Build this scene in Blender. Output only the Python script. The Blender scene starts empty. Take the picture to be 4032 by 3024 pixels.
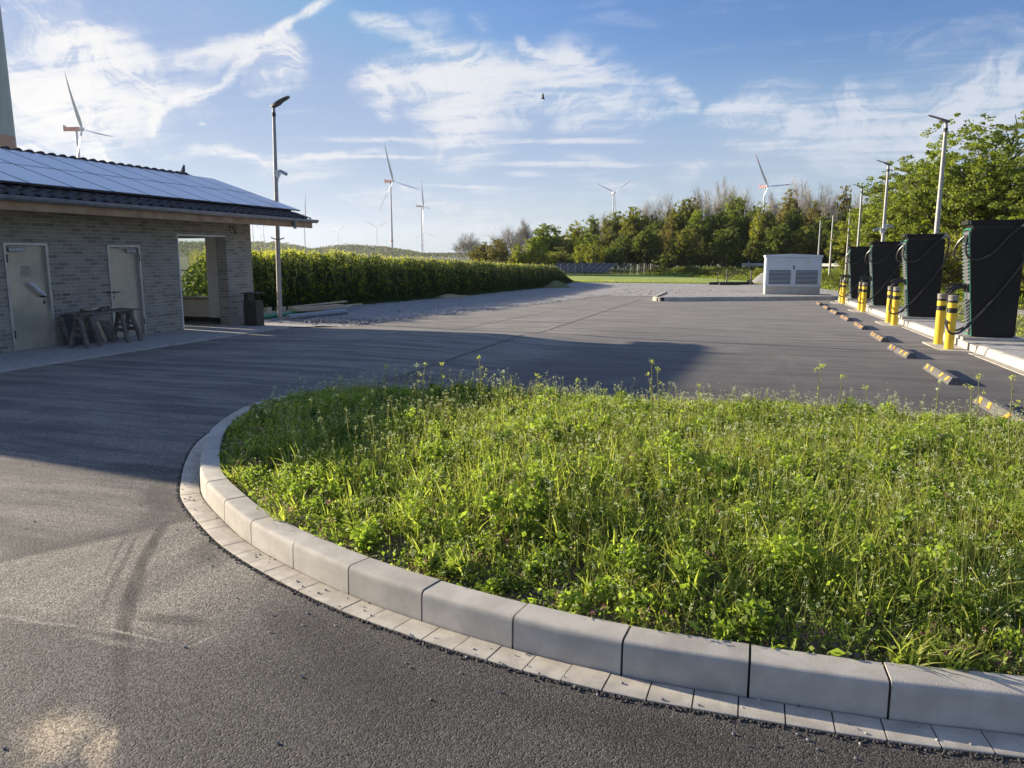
import bpy, math, random
import numpy as np
from mathutils import Vector, Matrix
R = math.radians
scn = bpy.context.scene

# ---------------------------------------------------------------- camera, sky, sun, exposure
cam_d = bpy.data.cameras.new("camera"); cam = bpy.data.objects.new("camera", cam_d)
scn.collection.objects.link(cam); scn.camera = cam
cam.location = (0, 0, 1.75)
cam.rotation_euler = (R(90 - 9.505), 0, R(17.1))
cam_d.sensor_width = 36; cam_d.lens = 36 * 3028 / 4032
cam_d.clip_start = 0.05; cam_d.clip_end = 60000

SUN_EL, SUN_AZ = 15.6, 78.43          # azimuth measured from +Y towards -X
SUN_STRENGTH = 5.0
SKY_STRENGTH = 0.064
EXPOSURE = 1.16
scn.view_settings.view_transform = 'Standard'
scn.view_settings.look = 'None'
scn.view_settings.exposure = EXPOSURE
scn.view_settings.gamma = 1
scn.cycles.max_bounces = 6
scn.cycles.transparent_max_bounces = 12
scn.cycles.volume_bounces = 0
scn.cycles.sample_clamp_indirect = 4

sd = bpy.data.lights.new("sun", 'SUN'); sun = bpy.data.objects.new("sun", sd)
scn.collection.objects.link(sun)
sd.energy = SUN_STRENGTH; sd.angle = R(0.55); sd.color = (1.0, 0.86, 0.66)
sdir = Vector((-math.sin(R(SUN_AZ)) * math.cos(R(SUN_EL)), math.cos(R(SUN_AZ)) * math.cos(R(SUN_EL)), math.sin(R(SUN_EL))))
sun.rotation_euler = sdir.to_track_quat('Z', 'Y').to_euler()
sun.location = (-40, 10, 30)

def node(nt, typ, ins=None, **props):
    n = nt.nodes.new(typ)
    for k, v in props.items(): setattr(n, k, v)
    for k, v in (ins or {}).items():
        if isinstance(v, bpy.types.NodeSocket): nt.links.new(v, n.inputs[k])
        else: n.inputs[k].default_value = v
    return n
def M(nt, op, a, b=None, c=None, clamp=False):
    ins = {0: a}
    if b is not None: ins[1] = b
    if c is not None: ins[2] = c
    return node(nt, 'ShaderNodeMath', ins, operation=op, use_clamp=clamp).outputs[0]
def VM(nt, op, a, b=None):
    ins = {0: a}
    if b is not None: ins[1] = b
    return node(nt, 'ShaderNodeVectorMath', ins, operation=op).outputs[0]
def mixc(nt, fac, a, b, mode='MIX'):
    n = nt.nodes.new('ShaderNodeMix'); n.data_type = 'RGBA'; n.blend_type = mode
    for i, v in ((0, fac), (6, a), (7, b)):
        if isinstance(v, bpy.types.NodeSocket): nt.links.new(v, n.inputs[i])
        elif i and len(v) == 3: n.inputs[i].default_value = (*v, 1)
        else: n.inputs[i].default_value = v
    return n.outputs[2]
def smooth(nt, v, lo, hi, a=0.0, b=1.0):
    return node(nt, 'ShaderNodeMapRange', {0: v, 1: lo, 2: hi, 3: a, 4: b}, interpolation_type='SMOOTHSTEP').outputs[0]
def noise(nt, vec, scale, detail=4, rough=.5, dist=0.0, dim='3D'):
    return node(nt, 'ShaderNodeTexNoise', {'Vector': vec, 'Scale': scale, 'Detail': detail, 'Roughness': rough, 'Distortion': dist}, noise_dimensions=dim)

CLOUDS = [(-0.7813, 0.2347, -0.244, 0.0843, 0.0235, 1.0, 0.9),(-0.7747, 0.2157, -0.198, 0.0903, 0.0451, 1.0, 0.45),(-0.7719, 0.18, -0.074, 0.1145, 0.0542, 1.0, 0.75),(-0.76, 0.1532, 0.009, 0.0822, 0.0406, 1.0, 0.7),(-0.6944, 0.1908, -0.32, 0.0615, 0.0361, 1.0, 0.45),(-0.9018, 0.1788, -0.195, 0.1276, 0.1084, 1.0, 0.9),(-0.804, 0.1723, 0.221, 0.0545, 0.0271, 1.0, 0.5),(-0.8291, 0.1112, -0.24, 0.0371, 0.0199, 1.0, 0.8),(-0.7694, 0.11, -0.466, 0.0329, 0.0271, 1.0, 0.8),(-0.6449, 0.23, 0.208, 0.0599, 0.0199, 1.0, 0.7),(-0.5994, 0.2347, -0.047, 0.0327, 0.0181, 1.0, 0.8),(-0.5687, 0.2243, -0.743, 0.0338, 0.0199, 1.0, 0.55),(-0.5804, 0.2001, 0.336, 0.0348, 0.0181, 1.0, 0.6),(-0.6088, 0.207, -1.121, 0.0292, 0.0199, 1.0, 0.5),(-0.5847, 0.2185, -0.251, 0.0401, 0.0361, 1.0, 0.45),(-0.6979, 0.1491, 0.792, 0.0265, 0.0117, 1.0, 1.0),(-0.6663, 0.1785, 0.717, 0.0299, 0.0081, 1.0, 1.1),(-0.6236, 0.2159, 0.721, 0.0382, 0.009, 1.0, 1.1),(-0.5763, 0.2568, 0.544, 0.0284, 0.0072, 1.0, 1.2),(-0.5343, 0.2811, 0.506, 0.0297, 0.0072, 1.0, 1.2),(-0.6968, 0.1654, 0.412, 0.0182, 0.0108, 1.0, 0.4),(-0.4559, 0.2644, -0.196, 0.0503, 0.0126, 1.0, 0.6),(-0.4037, 0.2452, -0.354, 0.0322, 0.0126, 1.0, 0.5),(-0.3418, 0.2169, -0.735, 0.0313, 0.0126, 1.0, 0.3),(-0.2591, 0.2362, -0.779, 0.0255, 0.0081, 1.0, 0.75),(-0.222, 0.2165, -0.361, 0.039, 0.0126, 1.0, 0.6),(-0.3866, 0.2567, -0.607, 0.0519, 0.0271, 1.0, 0.2),(-0.3245, 0.2677, -0.717, 0.0246, 0.0144, 1.0, 0.2),(-0.4718, 0.2037, 0.111, 0.0493, 0.0235, 1.0, 1.0),(-0.4839, 0.1774, -0.605, 0.0264, 0.0199, 1.0, 0.8),(-0.3557, 0.2109, 0.012, 0.1135, 0.0379, 1.0, 0.95),(-0.3474, 0.1874, 0.009, 0.1216, 0.0451, 1.0, 0.9),(-0.2305, 0.2034, -0.143, 0.0876, 0.0406, 1.0, 0.85),(-0.365, 0.1583, -0.075, 0.0904, 0.0406, 1.0, 0.75),(-0.3742, 0.1285, -0.054, 0.0614, 0.0271, 1.0, 0.45),(-0.1792, 0.1775, -0.041, 0.0821, 0.0253, 1.0, 0.6),(-0.0925, 0.1923, -0.464, 0.0266, 0.0117, 1.0, 0.8),(-0.0727, 0.1759, -1.204, 0.0163, 0.0117, 1.0, 0.8),(-0.1169, 0.1628, 0.166, 0.0544, 0.0099, 1.0, 0.9),(-0.207, 0.1514, 0.069, 0.0572, 0.0126, 1.0, 0.6),(-0.1315, 0.1988, -0.214, 0.0407, 0.0181, 1.0, 0.4),(-0.0191, 0.1721, 0.138, 0.0418, 0.0108, 1.0, 0.7),(-0.0108, 0.1614, 0.106, 0.058, 0.0235, 1.0, 0.75),(0.0253, 0.1737, -0.126, 0.0595, 0.0343, 1.0, 0.6),(0.1023, 0.1823, -0.12, 0.0403, 0.0199, 1.0, 1.0),(0.1193, 0.1699, -0.023, 0.0695, 0.0325, 1.0, 0.75),(0.0694, 0.1407, -0.094, 0.085, 0.0325, 1.0, 0.7),(0.1688, 0.1103, -0.125, 0.0472, 0.0181, 1.0, 0.6),(0.2295, 0.1464, -0.022, 0.1047, 0.0451, 1.0, 0.8),(0.2568, 0.1671, -0.002, 0.068, 0.0343, 1.0, 0.9),(0.2135, 0.1169, 0.045, 0.0895, 0.0361, 1.0, 0.6),(0.0272, 0.1274, -0.176, 0.0718, 0.0199, 1.0, 0.5),(0.1543, 0.1433, -0.359, 0.0872, 0.0542, 1.0, 0.5),(-0.4717, 0.1394, 0.012, 0.1149, 0.0045, 1.0, 0.55),(-0.2169, 0.1389, -0.013, 0.146, 0.0045, 1.0, 0.6),(0.0053, 0.1301, -0.086, 0.0843, 0.0072, 1.0, 0.45),(-0.4616, 0.119, 0.025, 0.1034, 0.0027, 1.0, 0.5),(-0.222, 0.1112, -0.018, 0.1411, 0.0045, 1.0, 0.6),(-0.354, 0.0857, -0.034, 0.0949, 0.0027, 1.0, 0.55),(-0.5772, 0.1158, 0.025, 0.1649, 0.0081, 1.0, 0.4),(-0.6289, 0.114, -0.08, 0.0537, 0.0144, 1.0, 0.35),(-0.5634, 0.0989, 0.058, 0.0616, 0.0271, 1.0, 0.3),(-0.1977, 0.1186, -0.18, 0.0453, 0.0063, 1.0, 0.45),(-0.2815, 0.1, -0.019, 0.0351, 0.0045, 1.0, 0.4),(-0.0618, 0.1051, 0.392, 0.0343, 0.0163, 1.0, 0.35),(-0.4233, 0.0712, 0.018, 0.1051, 0.0108, 1.0, 0.4),(-0.3254, 0.0814, 0.034, 0.0381, 0.0045, 1.0, 0.4),(-0.1575, 0.0767, -0.021, 0.0968, 0.0163, 1.0, 0.45),(-0.1711, 0.0844, 0.022, 0.0301, 0.0063, 1.0, 0.4),(-0.476, 0.0534, -0.015, 0.0677, 0.0163, 1.0, 0.3),(-0.6657, 0.1495, 0.057, 0.0068, 0.0027, 1.0, 0.6),(0.0215, 0.0797, 0.096, 0.0807, 0.0226, 1.0, 0.3),(-0.4358, 0.0793, -0.894, 0.0137, 0.0072, 1.0, 0.35),(-0.302, 0.0526, 0.049, 0.1354, 0.0271, 1.0, 0.25),(-0.0745, 0.1091, 0.008, 0.0876, 0.0072, 1.0, 0.3),(0.1082, 0.1031, -0.113, 0.0852, 0.0163, 1.0, 0.4),(0.2039, 0.2137, -0.27, 0.0755, 0.0271, 1.0, 0.12),(0.2452, 0.2199, -0.632, 0.0308, 0.0126, 1.0, 0.2),(-1.0669, 0.131, 0.015, 0.2076, 0.1806, 1.0, 0.8),(0.4932, 0.1484, -0.252, 0.1421, 0.0813, 1.0, 0.8),(0.5344, 0.2699, -0.506, 0.1916, 0.0903, 1.0, 0.6),(-0.3726, 0.5243, -0.086, 0.3685, 0.1264, 1.0, 0.5),(-0.9361, 0.4342, 0.128, 0.1738, 0.1084, 1.0, 0.6)]
world = bpy.data.worlds.new("World"); scn.world = world; world.use_nodes = True
world.cycles.sampling_method = 'MANUAL'; world.cycles.sample_map_resolution = 512
nt = world.node_tree; nt.nodes.clear()
sky = node(nt, 'ShaderNodeTexSky', sky_type='NISHITA', sun_disc=False, sun_elevation=R(SUN_EL), sun_rotation=R(-SUN_AZ),
           altitude=100, air_density=1.0, dust_density=1.3, ozone_density=2.2)
tc = node(nt, 'ShaderNodeTexCoord').outputs['Generated']
sep = node(nt, 'ShaderNodeSeparateXYZ', {0: tc})
dx, dy, dz = sep.outputs
zz = M(nt, 'ADD', M(nt, 'MAXIMUM', dz, 0.0), 0.10)
pl = node(nt, 'ShaderNodeCombineXYZ', {0: M(nt, 'DIVIDE', dx, zz), 1: M(nt, 'DIVIDE', dy, zz), 2: 0.0}).outputs[0]
uu = M(nt, 'ARCTAN2', dx, dy); vv = M(nt, 'ARCSINE', dz)
uv = node(nt, 'ShaderNodeCombineXYZ', {0: uu, 1: vv, 2: 0.0}).outputs[0]
w1 = noise(nt, uv, 5.0, 2, .5, dim='2D').outputs['Color']; w2 = noise(nt, uv, 22.0, 3, .6, dim='2D').outputs['Color']
def warp(base, col, amt):
    d = VM(nt, 'SUBTRACT', col, (.5, .5, .5))
    return VM(nt, 'ADD', base, VM(nt, 'MULTIPLY', d, (amt, amt * .6, 0)))
uvw = warp(warp(uv, w1, .10), w2, .035)
uvl = warp(uv, w1, .012)
acc = None
for cu, cv, ang, a, b, c, st in CLOUDS:
    src = uvl if b < .0075 else uvw
    vin = src if acc is None else VM(nt, 'ADD', src, M(nt, 'MULTIPLY', acc, 1e-7))   # keeps the chain sequential
    m = node(nt, 'ShaderNodeMapping', {'Vector': vin, 'Location': (cu, cv, 0), 'Rotation': (0, 0, ang), 'Scale': (a * 1.15, b * 1.25, 1)}, vector_type='TEXTURE').outputs[0]
    ln = node(nt, 'ShaderNodeVectorMath', {0: m}, operation='LENGTH').outputs['Value']
    f = node(nt, 'ShaderNodeMapRange', {0: ln, 1: 1.0, 2: 0.0, 3: 0.0, 4: st}, interpolation_type='SMOOTHSTEP').outputs[0]
    acc = f if acc is None else M(nt, 'ADD', acc, f)
acc = M(nt, 'MINIMUM', M(nt, 'MULTIPLY', acc, .92), 1.25)
high = smooth(nt, vv, .62, 1.0, 0.0, .16)            # unseen thin veil added overhead and behind for neutral fill light
fwd = node(nt, 'ShaderNodeVectorMath', {0: tc, 1: (-math.sin(R(17.1)), math.cos(R(17.1)), 0)}, operation='DOT_PRODUCT').outputs['Value']
back = smooth(nt, fwd, .35, -.2, 0.0, .18)
acc = M(nt, 'MAXIMUM', acc, M(nt, 'MAXIMUM', high, back))
st1 = node(nt, 'ShaderNodeMapping', {'Vector': pl, 'Rotation': (0, 0, R(28)), 'Scale': (1.0, 3.2, 1.0)}).outputs[0]
fb = noise(nt, st1, 1.5, 7, .62, .5, dim='2D').outputs['Fac']
st2 = node(nt, 'ShaderNodeMapping', {'Vector': uvw, 'Rotation': (0, 0, R(-28)), 'Scale': (1.0, 1.9, 1.0)}).outputs[0]
fb2 = noise(nt, st2, 11.0, 8, .70, 1.3, dim='2D').outputs['Fac']
fbm = M(nt, 'ADD', M(nt, 'MULTIPLY', fb, .45), M(nt, 'MULTIPLY', fb2, .55))
tex = smooth(nt, fbm, .39, .62, .22, 1.6)
thin = M(nt, 'MULTIPLY', smooth(nt, fb, .48, .75), M(nt, 'MULTIPLY', smooth(nt, fb2, .35, .65), .16))
dens = M(nt, 'ADD', M(nt, 'MULTIPLY', acc, tex), thin)
alpha = M(nt, 'SUBTRACT', 1.0, M(nt, 'EXPONENT', M(nt, 'MULTIPLY', M(nt, 'POWER', dens, 1.25), -2.0)))
alpha = M(nt, 'MULTIPLY', alpha, .95)
# clouds are brighter and warmer towards the sun
sunv = node(nt, 'ShaderNodeVectorMath', {0: tc, 1: tuple(sdir)}, operation='DOT_PRODUCT').outputs['Value']
warm = smooth(nt, sunv, .15, .95)
ccol = mixc(nt, warm, (4.9, 5.25, 6.0), (6.5, 6.4, 6.3))
# the sky itself: deepen the blue overhead, pale the band by the horizon
bl = mixc(nt, smooth(nt, vv, .02, .42), (.80, .95, 1.15), (.40, .72, 1.20))
skyc = mixc(nt, 1.0, sky.outputs[0], bl, 'MULTIPLY')
skyc = VM(nt, 'MINIMUM', skyc, (1.75, 2.75, 4.8))
hz = smooth(nt, vv, .26, -.02, 0.0, .85)
skyc = mixc(nt, hz, skyc, (3.5, 4.5, 5.4))
final = mixc(nt, alpha, skyc, ccol)
bg = node(nt, 'ShaderNodeBackground', {0: final, 1: SKY_STRENGTH})
node(nt, 'ShaderNodeOutputWorld', {0: bg.outputs[0]})

# ---------------------------------------------------------------- helpers
def col_mul(c, k): return tuple(x * k for x in c)
def mat(name, color, rough=.6, var=0.0, vscale=8.0, metal=0.0, bump=0.0, bscale=60.0, spec=.5, color2=None, coord='Object', detail=5):
    m = bpy.data.materials.new(name); m.use_nodes = True
    nt = m.node_tree; p = nt.nodes['Principled BSDF']
    p.inputs['Roughness'].default_value = rough; p.inputs['Metallic'].default_value = metal
    p.inputs['Specular IOR Level'].default_value = spec
    tc = node(nt, 'ShaderNodeTexCoord').outputs[coord]
    n = noise(nt, tc, vscale, detail, .6).outputs['Fac']
    c2 = color2 or col_mul(color, 1 - var)
    c1 = color if color2 else col_mul(color, 1 + var)
    nt.links.new(mixc(nt, smooth(nt, n, .35, .65), c2, c1), p.inputs['Base Color'])
    if bump:
        nb = noise(nt, tc, bscale, 4, .6).outputs['Fac']
        b = node(nt, 'ShaderNodeBump', {'Height': nb, 'Strength': 1.0, 'Distance': bump})
        nt.links.new(b.outputs[0], p.inputs['Normal'])
    return m
def leafmat(name, c1, c2, trans=.35, scale=1.5, rough=.55, c3=None):
    """foliage: per-leaf colour variation from the 'tint' attribute, thin leaves let some light through"""
    m = bpy.data.materials.new(name); m.use_nodes = True
    nt = m.node_tree; p = nt.nodes['Principled BSDF']; out = nt.nodes['Material Output']
    p.inputs['Roughness'].default_value = rough; p.inputs['Specular IOR Level'].default_value = .3
    at = node(nt, 'ShaderNodeAttribute', attribute_name='tint').outputs['Fac']
    geo = node(nt, 'ShaderNodeNewGeometry').outputs['Position']
    n = noise(nt, geo, scale, 3, .6).outputs['Fac']
    f = M(nt, 'ADD', M(nt, 'MULTIPLY', at, .7), M(nt, 'MULTIPLY', n, .3))
    c = mixc(nt, smooth(nt, f, .15, .75), c1, c2)
    if c3: c = mixc(nt, smooth(nt, at, .90, .96), c, c3)
    nt.links.new(c, p.inputs['Base Color'])
    t = node(nt, 'ShaderNodeBsdfTranslucent', {0: mixc(nt, .6, c, (.55, .75, .12), 'MULTIPLY') if False else c})
    bright = mixc(nt, 1.0, c, (1.7, 1.9, .9), 'MULTIPLY'); nt.links.new(bright, t.inputs[0])
    mx = node(nt, 'ShaderNodeMixShader', {0: trans, 1: p.outputs[0], 2: t.outputs[0]})
    nt.links.new(mx.outputs[0], out.inputs[0])
    return m

class MB:
    def __init__(s): s.v = []; s.f = []; s.m = []; s.cur = 0
    def vert(s, p): s.v.append(tuple(p)); return len(s.v) - 1
    def face(s, ids): s.f.append(tuple(ids)); s.m.append(s.cur)
    def quad(s, a, b, c, d):
        i = len(s.v); s.v += [tuple(a), tuple(b), tuple(c), tuple(d)]; s.face((i, i + 1, i + 2, i + 3))
    def poly(s, pts):
        i = len(s.v); s.v += [tuple(p) for p in pts]; s.face(tuple(range(i, i + len(pts))))
    def hexa(s, p):      # 8 corners, bottom loop then top loop
        i = len(s.v); s.v += [tuple(q) for q in p]
        for f in ((3, 2, 1, 0), (4, 5, 6, 7), (0, 1, 5, 4), (1, 2, 6, 5), (2, 3, 7, 6), (3, 0, 4, 7)): s.face(tuple(i + k for k in f))
    def box(s, x0, y0, z0, x1, y1, z1):
        s.hexa([(x0, y0, z0), (x1, y0, z0), (x1, y1, z0), (x0, y1, z0), (x0, y0, z1), (x1, y0, z1), (x1, y1, z1), (x0, y1, z1)])
    def beam(s, a, b, w, h, up=(0, 0, 1)):   # rectangular bar from a to b
        a, b = Vector(a), Vector(b); d = (b - a).normalized(); u = Vector(up)
        sd_ = d.cross(u)
        if sd_.length < 1e-4: sd_ = d.cross(Vector((1, 0, 0)))
        sd_.normalize(); u = sd_.cross(d).normalized()
        q = [(-w / 2, -h / 2), (w / 2, -h / 2), (w / 2, h / 2), (-w / 2, h / 2)]
        A = [a + sd_ * x + u * y for x, y in q]; B = [b + sd_ * x + u * y for x, y in q]
        s.hexa([*A, *B])
    def prism(s, poly, off, mapf):   # poly 2D list, extrude between off[0], off[1]; mapf(u,v,w)->xyz
        n = len(poly); i = len(s.v)
        for w in off: s.v += [tuple(mapf(u, v, w)) for u, v in poly]
        s.face(tuple(i + k for k in range(n))[::-1]); s.face(tuple(i + n + k for k in range(n)))
        for k in range(n):
            k2 = (k + 1) % n; s.face((i + k, i + k2, i + n + k2, i + n + k))
    def tube(s, pts, rad, n=8, cap=True):
        pts = [Vector(p) for p in pts]
        rad = [rad] * len(pts) if isinstance(rad, (int, float)) else rad
        ref = None; rings = []
        for k, p in enumerate(pts):
            d = (pts[min(k + 1, len(pts) - 1)] - pts[max(k - 1, 0)]).normalized()
            if ref is None:
                ref = d.cross(Vector((0, 0, 1)))
                if ref.length < .01: ref = d.cross(Vector((1, 0, 0)))
            ref = (ref - d * ref.dot(d)).normalized(); o = d.cross(ref)
            i = len(s.v)
            for j in range(n):
                a = 2 * math.pi * j / n
                s.v.append(tuple(p + (ref * math.cos(a) + o * math.sin(a)) * rad[k]))
            rings.append(i)
        for k in range(len(rings) - 1):
            a, b = rings[k], rings[k + 1]
            for j in range(n):
                j2 = (j + 1) % n; s.face((a + j, a + j2, b + j2, b + j))
        if cap:
            s.face(tuple(rings[0] + j for j in range(n))[::-1]); s.face(tuple(rings[-1] + j for j in range(n)))
    def lathe(s, prof, n=20, c=(0, 0)):
        i = len(s.v)
        for r, z in prof:
            for j in range(n):
                a = 2 * math.pi * j / n; s.v.append((c[0] + r * math.cos(a), c[1] + r * math.sin(a), z))
        for k in range(len(prof) - 1):
            for j in range(n):
                j2 = (j + 1) % n; s.face((i + k * n + j, i + k * n + j2, i + (k + 1) * n + j2, i + (k + 1) * n + j))
        s.face(tuple(i + j for j in range(n))[::-1]); s.face(tuple(i + (len(prof) - 1) * n + j for j in range(n)))
    def build(s, name, mats, parent=None, smooth=False, bevel=0, loc=None):
        me = bpy.data.meshes.new(name); me.from_pydata(s.v, [], s.f)
        for m in (mats if isinstance(mats, (list, tuple)) else [mats]): me.materials.append(m)
        me.polygons.foreach_set('material_index', s.m)
        if smooth:
            me.polygons.foreach_set('use_smooth', [True] * len(me.polygons))
            me.set_sharp_from_angle(angle=R(40))
        me.validate(); me.update()
        o = bpy.data.objects.new(name, me); scn.collection.objects.link(o)
        if parent: o.parent = parent
        if loc: o.location = loc
        if bevel:
            b = o.modifiers.new('bevel', 'BEVEL'); b.width = bevel; b.segments = 2; b.limit_method = 'ANGLE'
        return o
def tag(o, label, cat, group=None, kind=None):
    if label: o['label'] = label
    if cat: o['category'] = cat
    if group: o['group'] = group
    if kind: o['kind'] = kind
    return o
def thing(name, label, cat, loc=(0, 0, 0), rotz=0.0, group=None):
    o = bpy.data.objects.new(name, None); scn.collection.objects.link(o)
    o.location = loc; o.rotation_euler = (0, 0, rotz); o.empty_display_size = .2
    return tag(o, label, cat, group)
def structure(o, label=None):
    o['kind'] = 'structure'
    if label: o['label'] = label
    return o
CH = {}
def dup(root, label, loc, rotz=0.0, scale=None):
    r = root.copy(); scn.collection.objects.link(r); r.location = loc; r.rotation_euler = (0, 0, rotz); r['label'] = label
    if scale is not None: r.scale = scale
    for ch in list(root.children):
        c = ch.copy(); scn.collection.objects.link(c); c.parent = r
        for g in list(ch.children):
            d = g.copy(); scn.collection.objects.link(d); d.parent = c
    return r
def bigmesh(name, V, F, mats, tint=None, midx=None, parent=None, smooth=False):
    """V (n,3) array, F (m,4) quads, tint per face"""
    me = bpy.data.meshes.new(name); n, m = len(V), len(F)
    me.vertices.add(n); me.vertices.foreach_set('co', np.asarray(V, np.float32).ravel())
    me.loops.add(m * 4); me.loops.foreach_set('vertex_index', np.asarray(F, np.int32).ravel())
    me.polygons.add(m); me.polygons.foreach_set('loop_start', np.arange(0, m * 4, 4, dtype=np.int32))
    for mm in (mats if isinstance(mats, (list, tuple)) else [mats]): me.materials.append(mm)
    if midx is not None: me.polygons.foreach_set('material_index', np.asarray(midx, np.int32))
    if smooth: me.polygons.foreach_set('use_smooth', np.ones(m, bool))
    if tint is not None:
        a = me.attributes.new('tint', 'FLOAT', 'FACE'); a.data.foreach_set('value', np.asarray(tint, np.float32))
    me.update(calc_edges=True)
    o = bpy.data.objects.new(name, me); scn.collection.objects.link(o)
    if parent: o.parent = parent
    return o
def quads(c, a, b):
    """quads centred at c with half axes a, b : (n,3) arrays"""
    n = len(c); V = np.stack([c - a - b, c + a - b, c + a + b, c - a + b], 1).reshape(-1, 3)
    return V, np.arange(4 * n).reshape(n, 4)
def join(parts):
    Vs, Fs, Ts, Ms = [], [], [], []; o = 0
    for V, F, T, Mi in parts:
        Vs.append(V); Fs.append(F + o); Ts.append(T); Ms.append(np.full(len(F), Mi)); o += len(V)
    return np.concatenate(Vs), np.concatenate(Fs), np.concatenate(Ts), np.concatenate(Ms)
def sm(t): t = min(1.0, max(0.0, t)); return t * t * (3 - 2 * t)
def gz(x, y):
    yy = min(y, 60.0); w = max(sm((x + 7.5) / 4.5), sm((y - 15.5) / 4))
    return -0.0147 * max(0.0, yy - 4) * w
def gzn(x, y):
    s_ = lambda t: (lambda c: c * c * (3 - 2 * c))(np.clip(t, 0, 1))
    w = np.maximum(s_((x + 7.5) / 4.5), s_((y - 15.5) / 4))
    return -0.0147 * np.maximum(0, np.minimum(y, 60) - 4) * w
def sheet(name, ys, xl, xr, nx, m, dz=0.0, zf=None, jag=0.0, seed=0):
    rng = random.Random(seed); mb = MB()
    for y in ys:
        a, b = xl(y), xr(y)
        for k in range(nx + 1):
            x = a + (b - a) * k / nx
            if jag and k in (0, nx): x += rng.uniform(-jag, jag)
            mb.v.append((x, y, (zf or gz)(x, y) + dz))
    for j in range(len(ys) - 1):
        for k in range(nx):
            i = j * (nx + 1) + k; mb.face((i, i + 1, i + nx + 2, i + nx + 1))
    return structure(mb.build(name, m, smooth=True))
def lerp_tab(tab):
    def f(y):
        if y <= tab[0][0]: return tab[0][1]
        for (a, va), (b, vb) in zip(tab, tab[1:]):
            if y <= b: return va + (vb - va) * (y - a) / (b - a)
        return tab[-1][1]
    return f
def frange(a, b, st):
    n = max(1, int(round((b - a) / st))); return [a + (b - a) * i / n for i in range(n + 1)]

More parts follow.
